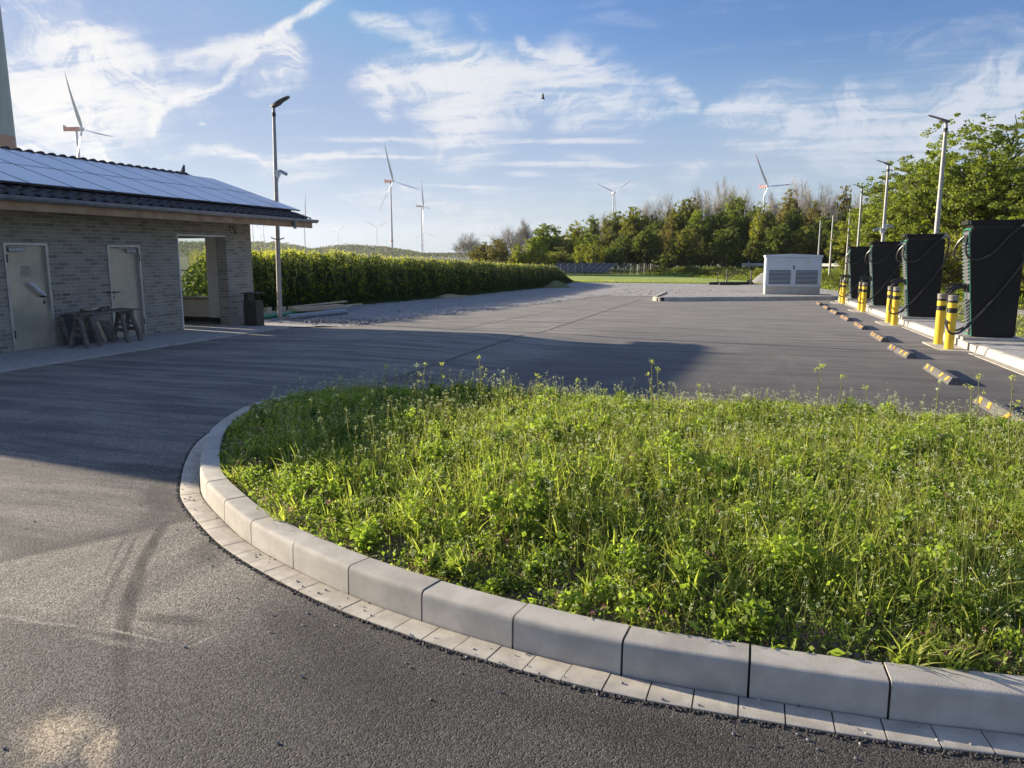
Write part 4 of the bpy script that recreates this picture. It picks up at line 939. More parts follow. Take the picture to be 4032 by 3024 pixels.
# ---------------------------------------------------------------- bollards
def bollard():
    t = thing('bollard', '', 'bollard', (0, 0, 0), 0, 'yellow and black bollards in front of the chargers')
    r = .092
    b = MB(); b.lathe([(r, -.05), (r, 1.085)], 24); b.build('post', MYEL, t, smooth=True)
    for z0, z1 in ((.755, .860), (.968, 1.015)):
        b = MB(); i = 0; b.lathe([(r + .0015, z0), (r + .0015, z1)], 24); b.build('black_band', MBAND, t, smooth=True)
    b = MB(); b.lathe([(r + .003, 1.015), (r + .003, 1.10), (r + .006, 1.105), (r + .006, 1.118), (r - .01, 1.125)], 24); b.build('cap', MCAP, t, smooth=True)
    return t
b0 = bollard(); n = 0
who = ['nearest', 'second nearest', 'third nearest', 'farthest']
for i, (x, y) in enumerate(((4.07, 18.15), (4.16, 25.3), (4.23, 32.6), (4.27, 39.85))):
    for j, dy in enumerate((0, .98)):
        lab = 'yellow bollard with black bands by the %s charger, %s of its pair' % (who[i], ('the nearer one', 'the farther one')[j])
        loc = (x, y + dy, gz(x, y + dy) + .012)
        if n == 0: b0.location = loc; b0['label'] = lab
        else: dup(b0, lab, loc, R(37 * n))
        n += 1

# ---------------------------------------------------------------- wheel stops
def wheel_stop():
    t = thing('wheel_stop', '', 'wheel stop', (0, 0, 0), 0, 'rubber wheel stops along the parking bays')
    L = 1.95; mb = MB()
    prof = [(0, 0), (0, .030), (.058, .118), (.145, .118), (.20, .030), (.20, 0)]
    for y, k in ((0, 1.0), (.07, 1.0), (L - .07, 1.0), (L, 1.0)):
        for u, z in prof:
            yy = y + (.05 if y == 0 else -.05 if y == L else 0) * (z / .118); mb.v.append((u, yy, z))
    for q in range(3):
        for k in range(5): a = q * 6 + k; mb.face((a, a + 6, a + 7, a + 1))
    mb.face(range(6)); mb.face(range(18, 24)[::-1])
    mb.build('body', MRUB, t, bevel=.006)
    g = MB()
    for y0 in np.arange(.12, L - .14, .028):
        g.hexa([(.012, y0, .045), (.014, y0, .048), (.014, y0 + .012, .048), (.012, y0 + .012, .045), (.050, y0, .1085), (.0535, y0, .1115), (.0535, y0 + .012, .1115), (.050, y0 + .012, .1085)])
    g.build('grip_rib', MRUB, t)
    for y, sk in ((.22, -.06), (.62, -.06), (1.25, .06), (1.63, .06)):
        r = MB(); f = lambda s, yy: (.004 + .052 * s - .004, yy, .036 + .079 * s + .004)
        q = [f(.14, y), f(.14, y + .12), f(.90, y + .12 + sk), f(.90, y + sk)]
        r.poly(q if False else [q[0], q[3], q[2], q[1]]); r.poly([(a + .003, b, c - .003) for a, b, c in q]); r.build('reflector', MORANGE, t)
    return t
w0 = wheel_stop()
ords = ['nearest', 'second', 'third', 'fourth', 'fifth', 'sixth', 'seventh', 'eighth', 'ninth', 'tenth']
WS = [(2.78, 9.0), (2.84, 12.5), (2.88, 15.95), (2.93, 19.35), (2.98, 23.05), (3.00, 26.65), (3.0, 30.2), (3.0, 33.7), (3.0, 37.4)]
for i, (x, y) in enumerate(WS):
    z = (gz(x, y) + gz(x, y + 1.95)) / 2 + .002
    lab = ('nearest wheel stop, half hidden by the weeds of the island' if i == 0 else 'farthest wheel stop, just before the low kerb of the lot end' if i == 8 else '%s wheel stop with orange reflectors, counted from the island' % ords[i])
    if i == 0: w0.location = (x, y, z); w0['label'] = lab; o = w0
    else: o = dup(w0, lab, (x, y, z), R(random.Random(i).uniform(-1.2, 1.2)))
    o.rotation_euler[0] = -math.atan(.0147) if y > 4 else 0

# ---------------------------------------------------------------- transformer cabinet
cb = thing('power_cabinet', 'pale grey power cabinet with two louvred doors on the far gravel', 'cabinet', (.80, 46.6, gz(.8, 46.6) + .06), R(3))
Wc, Dc, Hc = 2.98, 1.6, 2.32
b = MB(); b.box(.02, .02, -.15, Wc - .02, Dc - .02, .56); b.build('concrete_base', MBOXB, cb)
b = MB(); b.box(0, 0, .56, Wc, Dc, Hc - .12); b.build('housing', MBOX, cb)
b = MB(); b.prism([(-.05, Hc - .12), (-.05, Hc), (Wc / 2, Hc + .07), (Wc + .05, Hc), (Wc + .05, Hc - .12)], (-.06, Dc + .06), lambda u, v, w: (u, w, v)); b.build('roof', MBOX, cb, bevel=.01)
for k in range(2):
    x0 = .06 + k * (Wc / 2 - .05); x1 = x0 + Wc / 2 - .065
    d = MB(); d.box(x0, -.025, .58, x1, -.002, Hc - .16); do = d.build('door', MBOX, cb, bevel=.004)
    v = MB(); sv = MB()
    for j in range(11):
        z = .70 + j * .073; v.box(x0 + .12, -.0290, z, x1 - .12, -.0255, z + .046); sv.prism([(-.026, z + .0465), (-.036, z + .0465), (-.036, z + .052), (-.026, z + .066)], (x0 + .12, x1 - .12), lambda u, w, q: (q, u, w))
    v.build('vent_gap', MBLACK, do); sv.build('vent_louvre', MBOX, do)
b = MB(); b.box(Wc / 2 - .015, -.06, 1.52, Wc / 2 + .045, -.027, 1.74); b.build('handle', MBLACK, cb, bevel=.008)
b = MB(); b.poly([(2.18, -.029, 1.88), (2.31, -.029, 1.88), (2.245, -.029, 1.99)]); b.build('warning_sign', MWARN, cb)
b = MB(); b.poly([(2.255, -.0305, 1.955), (2.232, -.0305, 1.922), (2.247, -.0305, 1.922), (2.238, -.0305, 1.893), (2.262, -.0305, 1.932), (2.248, -.0305, 1.932)]); b.build('lightning_symbol', MBLACK, cb)
b = MB(); b.beam((-.15 + .25, -.14, -.02), (1.9, -.16, -.02), .10, .05); tag(b.build('plank', MPLANK, loc=(.80, 46.6, gz(.8, 46.6) + .12)), 'pale plank lying at the foot of the power cabinet', 'plank')

# black pipes, hose loops and gravel heap at the edge of the lawn
for i, (a, b2, lab) in enumerate((((-3.5, 70.2), (.2, 72.2), 'long black pipe lying along the edge of the lawn'), ((-2.6, 69.8), (-.9, 70.6), 'shorter black pipe in front of the long one'), ((-3.0, 70.7), (-1.5, 71.6), 'short black pipe behind the long one by the lawn'))):
    m = MB(); m.tube([zg(*a, .13), zg(*b2, .13)], .12, 10); tag(m.build('black_pipe', MBLACK, smooth=True), lab, 'pipe', 'black pipes by the lawn')
m = MB(); c = Vector((-1.05, 70.9, gz(0, 70) + .02))
m.tube([c + Vector((math.cos(a) * 1.05, .5 * math.cos(a), math.sin(a) * 1.15)) for a in np.linspace(-.2, math.pi + .1, 22)], .035, 8)
m.tube([c + Vector((.15 + math.cos(a) * .95, .2, math.sin(a) * 1.0)) for a in np.linspace(-.1, math.pi * .9, 20)], .035, 8)
m.tube([c + Vector((-1.45 + math.cos(a) * .33, .1, .62 + math.sin(a) * .6)) for a in np.linspace(0, 6.0, 20)], .03, 8)
tag(m.build('hose_loops', mat('hose', (.10, .11, .06), .45, .1, 9), smooth=True), 'loops of dark hose arching over the black pipes', 'hose')
m = MB(); m.tube([zg(-2.0, 70.7, 0), zg(-2.0, 70.7, 1.35)], .06, 8); tag(m.build('marker_stake', MOLDW, smooth=True), 'thin stake standing in the middle of the black pipes', 'stake')
t = thing('hand_pump', 'standpipe with a crossed head by the gravel heap', 'standpipe', (.05, 73.0, gz(0, 73)))
m = MB(); m.tube([(0, 0, 0), (0, 0, 1.3)], .07, 8); m.build('pipe', MOLDW, t); m = MB(); m.box(-.16, -.06, 1.28, .22, .06, 1.45); m.build('head', MBLACK, t); m = MB(); m.box(-.35, -.1, 0, -.05, .1, .38); m.build('base', MDARKG, t)
def heap(x, y, rx, ry, h, name, label, m=MGRAV, cat='gravel heap'):
    mb = MB(); n = 20; rr = random.Random(3); mb.v.append((0, 0, h))
    for k in range(1, 7):
        for j in range(n):
            a = 2 * math.pi * j / n; f = k / 6; q = h * (math.cos(f * math.pi) + 1) / 2 * rr.uniform(.85, 1.12); mb.v.append((rx * f * math.cos(a) * rr.uniform(.94, 1.06), ry * f * math.sin(a), q))
    for j in range(n): mb.face((0, 1 + j, 1 + (j + 1) % n))
    for k in range(5):
        for j in range(n): a = 1 + k * n + j; b = 1 + k * n + (j + 1) % n; mb.face((a, a + n, b + n, b))
    tag(mb.build(name, m, smooth=True, loc=(x, y, gz(x, y))), label, cat)
heap(1.6, 74.5, 2.2, 1.5, 1.15, 'gravel_heap', 'heap of gravel half hidden by the power cabinet')
heap(-15.0, 61.0, 1.3, 2.0, .55, 'soil_heap', 'small heap of pale soil at the far end of the rape field', MVERGE, 'soil heap')
heap(-15.9, 39.5, .9, 2.6, .16, 'straw_heap', 'flat patch of dry straw at the foot of the rape field', mat('straw', (.42, .34, .19), .9, .2, 6), 'straw heap')
rr = random.Random(21); m = MB(); LI = arclen(ISLP)
def pebble(mb, x, y, r, z):
    k = len(mb.v); n = 7
    mb.v.append((x, y, z + r * .9))
    for q, (f, h) in enumerate(((.6, .7), (1, .25), (.9, -.1))):
        for j in range(n): a = 2 * math.pi * j / n; w = r * f * rr.uniform(.8, 1.2); mb.v.append((x + w * math.cos(a), y + w * math.sin(a), z + r * h))
    for j in range(n): mb.face((k, k + 1 + j, k + 1 + (j + 1) % n))
    for q in range(2):
        for j in range(n): a = k + 1 + q * n + j; b = k + 1 + q * n + (j + 1) % n; mb.face((a, a + n, b + n, b))
for i in range(3600):
    p, nr = at_len(ISLP, LI, rr.uniform(0, LI[-1] * .66)); off = -.150 - abs(rr.gauss(0, .012)) + .004; r_q = rr.uniform(.003, .0075)
    pebble(m, p.x + nr.x * off, p.y + nr.y * off, r_q, gz(p.x, p.y) + .002)
tag(m.build('asphalt_crumbs', mat('asphalt_crumb', (.055, .050, .047), .85, .4, 80)), 'ragged dark crumbs of asphalt along the outer edge of the gutter stones', 'crumbs', kind='stuff')
# small stones on the asphalt
rr = random.Random(12)
m = MB()
def pebble(mb, x, y, r, z):
    k = len(mb.v); n = 7
    mb.v.append((x, y, z + r * .9))
    for q, (f, h) in enumerate(((.6, .7), (1, .25), (.9, -.1))):
        for j in range(n): a = 2 * math.pi * j / n; w = r * f * rr.uniform(.8, 1.2); mb.v.append((x + w * math.cos(a), y + w * math.sin(a), z + r * h))
    for j in range(n): mb.face((k, k + 1 + j, k + 1 + (j + 1) % n))
    for q in range(2):
        for j in range(n): a = k + 1 + q * n + j; b = k + 1 + q * n + (j + 1) % n; mb.face((a, a + n, b + n, b))
for i in range(420):
    s_ = rr.uniform(0, arclen(ISLP)[-1] * .62); p, nr = at_len(ISLP, arclen(ISLP), s_); off = -rr.choice([rr.uniform(.01, .16), rr.uniform(.15, .5)])
    pebble(m, p.x + nr.x * off, p.y + nr.y * off, rr.uniform(.0025, .007), gz(p.x, p.y) + .003 + (.011 if off > -.145 else 0))
for i in range(220): pebble(m, rr.uniform(-6, 2.6), rr.uniform(1.6, 12), rr.uniform(.003, .008), .002)
tag(m.build('grit', MGRAV), 'loose grit scattered on the asphalt and gutter stones', 'grit', kind='stuff')
m = MB()
for i in range(1300):
    y = rr.uniform(19.5, 46); x = XL(y) + rr.uniform(-4.0, .35) ** 1 if rr.random() < .6 else XL(y) + rr.gauss(0, .25)
    pebble(m, x, y, rr.uniform(.010, .032), gz(x, y) + .01)
for i in range(400):
    x = rr.uniform(-9, 4.3); y = rr.uniform(46, 60); pebble(m, x, y, rr.uniform(.02, .045), gz(x, y) + .02)
for i in range(300):
    x = rr.uniform(-13.4, -10.6); y = rr.uniform(20.2, 22); pebble(m, x, y, rr.uniform(.02, .07), gz(x, y) + .01)
tag(m.build('loose_stones', MGRAV), 'loose crushed stones on the gravel strip', 'stones', kind='stuff')

# ---------------------------------------------------------------- wind turbines
def ray_at(az_deg_from_y, dist): a = R(az_deg_from_y); return dist * math.sin(a), dist * math.cos(a)
def blade_mesh(mb, Rl, ang, k=1.0, origin=(0, 0, 0)):
    # local rotor plane: y (sideways) , z up; x is the rotor axis
    c, s = math.cos(ang), math.sin(ang); o = Vector(origin); n = 12; i0 = len(mb.v)
    for q in range(n + 1):
        t = q / n; r = Rl * (0.015 + .985 * t)
        ch = (.030 if t < .03 else .066 * (1 - t) ** .75 * min(1, .45 + t * 4.5) + .006) * Rl * .95
        if q == n: ch = .006 * Rl
        th = max(.004 * Rl, ch * .22 * (1 - .5 * t)); tw = R(55) * (1 - t) ** 1.5 + R(22)
        pre = .065 * Rl * t * t
        for a, b in ((-.30, 0), (.0, .5), (.70, .06), (.70, -.06), (0, -.5)):
            u = a * ch; w = b * th
            uu_ = u * math.cos(tw) - w * math.sin(tw); ww_ = u * math.sin(tw) + w * math.cos(tw)
            y = s * r + uu_ * c; z = c * r - uu_ * s
            mb.v.append(tuple(o + Vector((pre + ww_, y, z))))
    for q in range(n):
        for j in range(5): a = i0 + q * 5 + j; b = i0 + q * 5 + (j + 1) % 5; mb.face((a, b, b + 5, a + 5))
    mb.face([i0 + n * 5 + j for j in range(5)])
def turbine(az, D, hub, Rl, yaw, rot, label, band=True, red=True, tr=None, redtip=False):
    x, y = ray_at(az, D); t = thing('wind_turbine', label, 'wind turbine', (x, y, -1), 0, 'wind turbines on the horizon')
    r0 = tr or hub * .0165; p = MB(); zs = [(0, 1), (.3, .88), (.6, .76), (.85, .62), (.985, .50)]
    p.lathe([(r0 * k, hub * z) for z, k in zs], 24); p.build('tower', MTURB, t, smooth=True)
    if band: p = MB(); p.lathe([(r0 * .925, hub * .20), (r0 * .912, hub * .235)], 24); p.build('tower_band', MRED, t, smooth=True)
    yw = R(yaw); c, s = math.cos(yw), math.sin(yw)
    def tf(mb): mb.v = [(a * c - b * s, a * s + b * c, z + hub) for a, b, z in mb.v]; return mb
    k = hub / 130.
    p = MB(); p.hexa([(-11 * k, -1.9 * k, -1.8 * k), (3.5 * k, -1.9 * k, -1.9 * k), (3.5 * k, 1.9 * k, -1.9 * k), (-11 * k, 1.9 * k, -1.8 * k), (-11 * k, -1.8 * k, 1.7 * k), (3.5 * k, -1.9 * k, 2.0 * k), (3.5 * k, 1.9 * k, 2.0 * k), (-11 * k, 1.8 * k, 1.7 * k)])
    p.hexa([(-12.4 * k, -1.7 * k, -2.1 * k), (-10.6 * k, -1.7 * k, -2.1 * k), (-10.6 * k, 1.7 * k, -2.1 * k), (-12.4 * k, 1.7 * k, -2.1 * k), (-12.3 * k, -1.6 * k, 3.6 * k), (-11.2 * k, -1.6 * k, 3.6 * k), (-11.2 * k, 1.6 * k, 3.6 * k), (-12.3 * k, 1.6 * k, 3.6 * k)])
    tf(p).build('nacelle', MRED if red else MTURB, t)
    p = MB(); n = 14
    for xx, rr_ in ((3.5, 2.0), (4.6, 2.3), (6.5, 2.2), (7.6, 1.3), (8.0, .3)):
        for j in range(n): a = 2 * math.pi * j / n; p.v.append((xx * k, rr_ * k * math.cos(a), rr_ * k * math.sin(a)))
    for q in range(4):
        for j in range(n): a = q * n + j; b = q * n + (j + 1) % n; p.face((a, b, b + n, a + n))
    tf(p).build('hub', MTURB, t, smooth=True)
    for j in range(3):
        p = MB(); blade_mesh(p, Rl, R(rot + 120 * j), origin=(5.6 * k, 0, 0)); tf(p)
        bo = p.build('blade', MTURB, t, smooth=True)
        if redtip:
            a = R(rot + 120 * j); p = MB()
            for f0, f1 in ((.70, .80), (.90, .985)):
                p = MB(); c2, s2 = math.cos(a), math.sin(a)
                def pt(f): return (5.6 * k + .065 * Rl * f * f, s2 * Rl * f, c2 * Rl * f)
                p.tube([pt(f0), pt(f1)], [Rl * .02 * (1 - f0) + Rl * .007, Rl * .02 * (1 - f1) + Rl * .005], 8)
                tf(p).build('red_tip_band', MRED, bo)
    return t
def az_of(px): return math.degrees(math.atan((px - 2016) / 3070.)) - 17.1
def dep(D, px): return D * math.cos(math.atan((px - 2016) / 3070.))
def turb(px, row, hub, Rpx, face, rot, label, **kw):
    # hub height fixes the distance; face = angle of the rotor axis from the line of sight, + = to the right
    az = az_of(px); depth = (hub - 2.75) * 3070. / (1005 - row); D = depth / math.cos(math.atan((px - 2016) / 3070.))
    Rl = Rpx * depth / 3070.; los = 90 - az      # direction angle of the outward line of sight (x axis = 0)
    yaw = los + 180 + face
    return turbine(az, D, hub, Rl, yaw, rot, label, **kw)
turb(345, 528, 141, 214, 62, -31, 'largest wind turbine, orange nacelle, standing behind the solar roof')
turb(1545, 722, 130, 148, 49, -22, 'tall wind turbine with orange nacelle and red tower ring, over the rape field')
turb(1662, 817, 130, 112, 79, -29, 'wind turbine seen nearly edge-on, right of the tall one over the rape field')
turb(1669, 915, 130, 49, 15, -8, 'small distant wind turbine just behind the edge-on one', band=False, red=False)
turb(1486, 899, 130, 50, 10, -60, 'distant wind turbine left of the tall one, blades in a Y', band=False, red=False)
turb(1334, 917, 130, 42, 20, 40, 'distant wind turbine halfway between the roof end and the tall turbine', band=False, red=False)
turb(1203, 850, 130, 86, 70, -3, 'wind turbine just behind the end of the gutter', band=False, red=True)
turb(1103, 856, 130, 72, 75, -3, 'wind turbine whose tower stands right behind the roof lamp post', band=False, red=False)
turb(1001, 876, 130, 48, 25, 18, 'distant wind turbine nearest the brick corner, seen under the eaves', band=False, red=False)
turb(1043, 884, 130, 47, 25, 40, 'distant wind turbine second from the brick corner, seen under the eaves', band=False, red=False)
turb(1031, 935, 120, 22, 40, -35, 'smallest wind turbine, low between two others under the eaves', band=False, red=False)
turb(2411, 765, 130, 80, 15, -66, 'pale wind turbine with blades in a Y, rising behind the left end of the wood', band=False, red=False)
turb(2998, 742, 130, 144, 49, -36, 'wind turbine with red nacelle and red blade tips, above the wood', redtip=True)
turb(1936, 927, 130, 45, 25, 24, 'faint wind turbine behind the first bare trees', band=False, red=False)
turb(2225, 937, 130, 49, 70, -10, 'faint wind turbine in the gap between the green and the yellow tree', band=False, red=False)
turb(2180, 915, 130, 46, 20, 56, 'faint wind turbine mostly hidden behind the green tree', band=False, red=False)
# big tower base close by, cut by the frame
t = thing('turbine_tower', 'huge grey-green turbine tower with an orange band, behind the roof at the picture edge', 'wind turbine tower', (-152, 127, -1))
p = MB(); p.lathe([(4.35, 0), (4.12, 24.6)], 48); p.build('lower_tower', MTOWER, t, smooth=True)
p = MB(); p.lathe([(4.12, 24.61), (4.09, 27.2)], 48); p.build('orange_band', MTBAND, t, smooth=True)
p = MB(); p.lathe([(4.085, 27.21), (3.9, 45), (3.4, 80), (2.4, 118), (1.9, 140)], 48); p.build('upper_tower', MTOWER, t, smooth=True)

# ---------------------------------------------------------------- birds
def bird_perched():
    t = thing('bird', 'small bird perched on the last ridge tile of the roof', 'bird', (XR_, 18.72, ZR + .085), 0)
    mb = MB(); mb.tube([(.0, -.085, -.005), (.0, -.06, .03), (0, -.02, .085), (0, .015, .15), (0, .035, .20), (0, .045, .235), (0, .06, .262), (0, .075, .275)], [.006, .022, .048, .055, .044, .034, .036, .012], 12)
    mb.build('body', MBIRD, t, smooth=True)
    mb = MB(); mb.tube([(0, .085, .262), (0, .115, .255)], [.009, .002], 6); mb.build('beak', MBLACK, t)
    mb = MB(); mb.hexa([(-.02, -.17, -.075), (.02, -.17, -.075), (.015, -.06, .03), (-.015, -.06, .03), (-.02, -.175, -.065), (.02, -.175, -.065), (.015, -.065, .045), (-.015, -.065, .045)]); mb.build('tail', MBIRD, t)
    for s in (-1, 1):
        mb = MB(); mb.tube([(s * .022, .0, .07), (s * .024, .0, .0)], .005, 6); mb.build('leg', MBLACK, t)
        mb = MB(); mb.tube([(s * .045, .03, .17), (s * .056, -.01, .11), (s * .045, -.07, .04), (s * .02, -.11, -.01)], [.012, .026, .02, .006], 8); mb.build('wing', MBIRD, t, smooth=True)
bird_perched()
def bird_flying():
    D = 60; az = az_of(2134); x, y = ray_at(az, D); z = 1.75 + (1005 - 433) / 3070. * dep(D, 2134) * 1.03
    t = thing('bird', 'dark bird flying high above the lot against the clouds', 'bird', (x, y, z), R(17))
    mb = MB(); mb.tube([(-.17, 0, .02), (-.10, 0, .02), (0, 0, 0), (.08, -.02, -.03), (.14, -.03, -.08)], [.02, .03, .055, .045, .012], 10); mb.build('body', MBLACK, t, smooth=True)
    mb = MB(); mb.hexa([(-.23, -.05, .03), (-.12, -.02, .01), (-.12, .02, .01), (-.23, .05, .03), (-.23, -.05, .04), (-.12, -.02, .025), (-.12, .02, .025), (-.23, .05, .04)]); mb.build('tail', MBLACK, t)
    for s, pts in ((1, [(.03, -.02, .03), (.0, -.06, .16), (-.01, -.10, .28), (.02, -.14, .38)]), (-1, [(.03, .02, .0), (.09, .10, .02), (.13, .18, .03), (.10, .30, .06)])):
        mb = MB(); i = 0; w = [.075, .07, .05, .008]
        for (a, b, c), ww in zip(pts, w):
            mb.v += [(a + ww, b, c), (a, b + .008, c), (a - ww, b, c), (a, b - .008, c)]
        for q in range(3):
            for j in range(4): k = q * 4 + j; k2 = q * 4 + (j + 1) % 4; mb.face((k, k2, k2 + 4, k + 4))
        mb.build('wing', MBLACK, t)
bird_flying()

# ---------------------------------------------------------------- leaf colours
G1 = leafmat('weed_green', (.070, .110, .022), (.340, .410, .080), .46, 1.2)
G2 = leafmat('grass_green', (.115, .145, .038), (.450, .465, .125), .48, 1.0)
G3 = leafmat('feathery_green', (.120, .190, .030), (.300, .400, .060), .45, 1.0)
GST = leafmat('stem_green', (.26, .25, .12), (.46, .40, .21), .25, 1.0)
GDRY = leafmat('dry_leaf', (.30, .23, .07), (.24, .13, .04), .35, 2.0)
FWH = leafmat('white_petal', (.70, .72, .62), (.62, .66, .50), .3)
FYE = leafmat('yellow_petal', (.66, .62, .14), (.50, .58, .14), .35)
FPU = leafmat('purple_petal', (.28, .07, .17), (.42, .17, .34), .35)
RLEAF = leafmat('rape_leaf', (.018, .040, .013), (.080, .120, .022), .35, .9)
RFLOW = leafmat('rape_flower', (.66, .56, .03), (.50, .52, .04), .45)
TL = [leafmat('olive_leaves', (.076, .084, .022), (.245, .240, .050), .40, .25),
      leafmat('green_leaves', (.058, .076, .020), (.190, .215, .045), .40, .25),
      leafmat('yellow_green_leaves', (.130, .142, .026), (.300, .290, .048), .45, .25),
      leafmat('brown_green_leaves', (.130, .110, .034), (.240, .200, .060), .35, .25),
      leafmat('fresh_green_leaves', (.075, .098, .022), (.265, .300, .055), .42, .3)]

# ---------------------------------------------------------------- the island meadow
rs = np.random.RandomState(7)
IP = np.array([(p.x, p.y) for p in ISLP])
def dist_edge(P):
    d = np.full(len(P), 1e9)
    for a, b in zip(IP[:-1], IP[1:]):
        ab = b - a; t = np.clip(((P - a) @ ab) / (ab @ ab), 0, 1); q = a + t[:, None] * ab; d = np.minimum(d, np.hypot(*(P - q).T))
    return d
def inside(P):
    c = np.zeros(len(P), bool); n = len(IP)
    for i in range(n):
        a, b = IP[i], IP[(i + 1) % n]
        if a[1] == b[1]: continue
        m = ((a[1] > P[:, 1]) != (b[1] > P[:, 1])) & (P[:, 0] < (b[0] - a[0]) * (P[:, 1] - a[1]) / (b[1] - a[1]) + a[0]); c ^= m
    return c
def patch(P, f=1.0, seed=0):    # smooth pseudo noise 0..1
    r = np.random.RandomState(seed); v = np.zeros(len(P))
    for k in range(7):
        w = r.uniform(.8, 4.0, 2) * f * r.choice([-1, 1], 2); v += np.sin(P[:, 0] * w[0] + P[:, 1] * w[1] + r.uniform(0, 6.28))
    return np.clip(.5 + v / 7, 0, 1)
def soil_z(P):
    d = dist_edge(P); return gzn(P[:, 0], P[:, 1]) + .115 + .06 * np.clip((d - .15) / 1.2, 0, 1)
def scatter(n, x0=-5.2, x1=7.2, y0=2.9, y1=8.95, dmin=.13, fn=None):
    out = []; got = 0
    while got < n:
        P = np.stack([rs.uniform(x0, x1, n * 2), rs.uniform(y0, y1, n * 2)], 1)
        P = P[inside(P)]; d = dist_edge(P); ok = d > dmin
        if fn is not None: ok &= rs.rand(len(P)) < fn(P, d)
        # fewer beyond the sides of the view
        ok &= (P[:, 0] < 1.5 + (P[:, 1] - 3) * .34) | (rs.rand(len(P)) < .35)
        P = P[ok]; out.append(P); got += len(P)
    return np.concatenate(out)[:n]
def island_soil():
    mb = MB(); nr = 14; L = arclen(ISLP); N = 220; ctr = Vector((1.0, 6.0))
    for i in range(N):
        p, nrm = at_len(ISLP, L, L[-1] * i / (N - 1)); a = p + nrm * .145; c = Vector((min(max(a.x, -2.2), 4.6), 6.0 + (a.y - 6) * .02))
        for k in range(nr):
            t = (k / (nr - 1)) ** 1.6; q = a.lerp(c, t); P = np.array([[q.x, q.y]])
            z = float(soil_z(P)[0]); z += (patch(P, 6, 3)[0] - .5) * .03 * min(1, k / 2); mb.v.append((q.x, q.y, z))
    for i in range(N - 1):
        for k in range(nr - 1): a = i * nr + k; mb.face((a, a + 1, a + nr + 1, a + nr))
    structure(mb.build('island_soil', MSOIL, smooth=True))
    m = MB()
    for P in scatter(2600, dmin=.15, fn=lambda P, d: np.exp(-(d - .12) * 2.2)):
        pebble(m, P[0], P[1], rr.uniform(.004, .016), float(soil_z(P[None])[0]) + .004)
    tag(m.build('soil_clods', mat('clod', (.26, .22, .17), .95, .35, 30)), 'crumbly clods and pebbles on the bare soil rim', 'clods', kind='stuff')
island_soil()
def blades(P, h, w, lean, seg=3, az=None, droop=.5):
    n = len(P); az = rs.uniform(0, 2 * np.pi, n) if az is None else az
    base = np.c_[P, soil_z(P) - .01]; dirv = np.c_[np.cos(az), np.sin(az), np.zeros(n)]; side = np.c_[-np.sin(az), np.cos(az), np.zeros(n)]
    tw = rs.uniform(-1.2, 1.2, n); side = side * np.cos(tw)[:, None] + dirv * np.sin(tw)[:, None]
    rows = []
    for k in range(seg + 1):
        t = k / seg; cur = lean * (t ** 1.8)
        c = base + dirv * (h * cur)[:, None] + np.c_[np.zeros((n, 2)), h * (t - droop * lean * t * t * .6)]
        ww = w * (1 - t ** 2.2) * (.75 + .5 * t) + .0004
        rows.append((c - side * ww[:, None], c + side * ww[:, None]))
    V = np.stack([p for r in rows for p in r], 1).reshape(-1, 3); b = np.arange(n)[:, None] * (2 * seg + 2)
    F = np.concatenate([b + np.array([2 * k, 2 * k + 1, 2 * k + 3, 2 * k + 2]) for k in range(seg)], 0)
    T = np.tile(rs.rand(n), seg); return V, F, T
def rnd_unit(n, up=.4):
    v = rs.normal(size=(n, 3)); v[:, 2] = np.abs(v[:, 2]) * up; return v / np.linalg.norm(v, axis=1)[:, None]
def leaves(C, a, b, flat=.7):
    """little leaves centred at C, half length a, half width b"""
    n = len(C); d = rnd_unit(n, flat); r = rs.normal(size=(n, 3)); s_ = np.cross(d, r); s_ /= np.linalg.norm(s_, axis=1)[:, None]
    A = d * np.asarray(a).reshape(-1, 1); B = s_ * np.asarray(b).reshape(-1, 1)
    V = np.stack([C - A, C - B * 1.0 + A * .1, C + A, C + B * 1.0 + A * .1], 1).reshape(-1, 3)
    return V, np.arange(4 * n).reshape(n, 4), rs.rand(n)
def hmap(P):     # height of the sward
    d = dist_edge(P); h = .05 + .28 * np.clip((d - .12) / .75, 0, 1); h *= (.45 + .75 * patch(P, 1.1, 11) + .35 * (patch(P, 4.5, 12) - .5))
    return h * (1 - .30 * np.clip((P[:, 1] - 5.2) / 2.8, 0, 1))
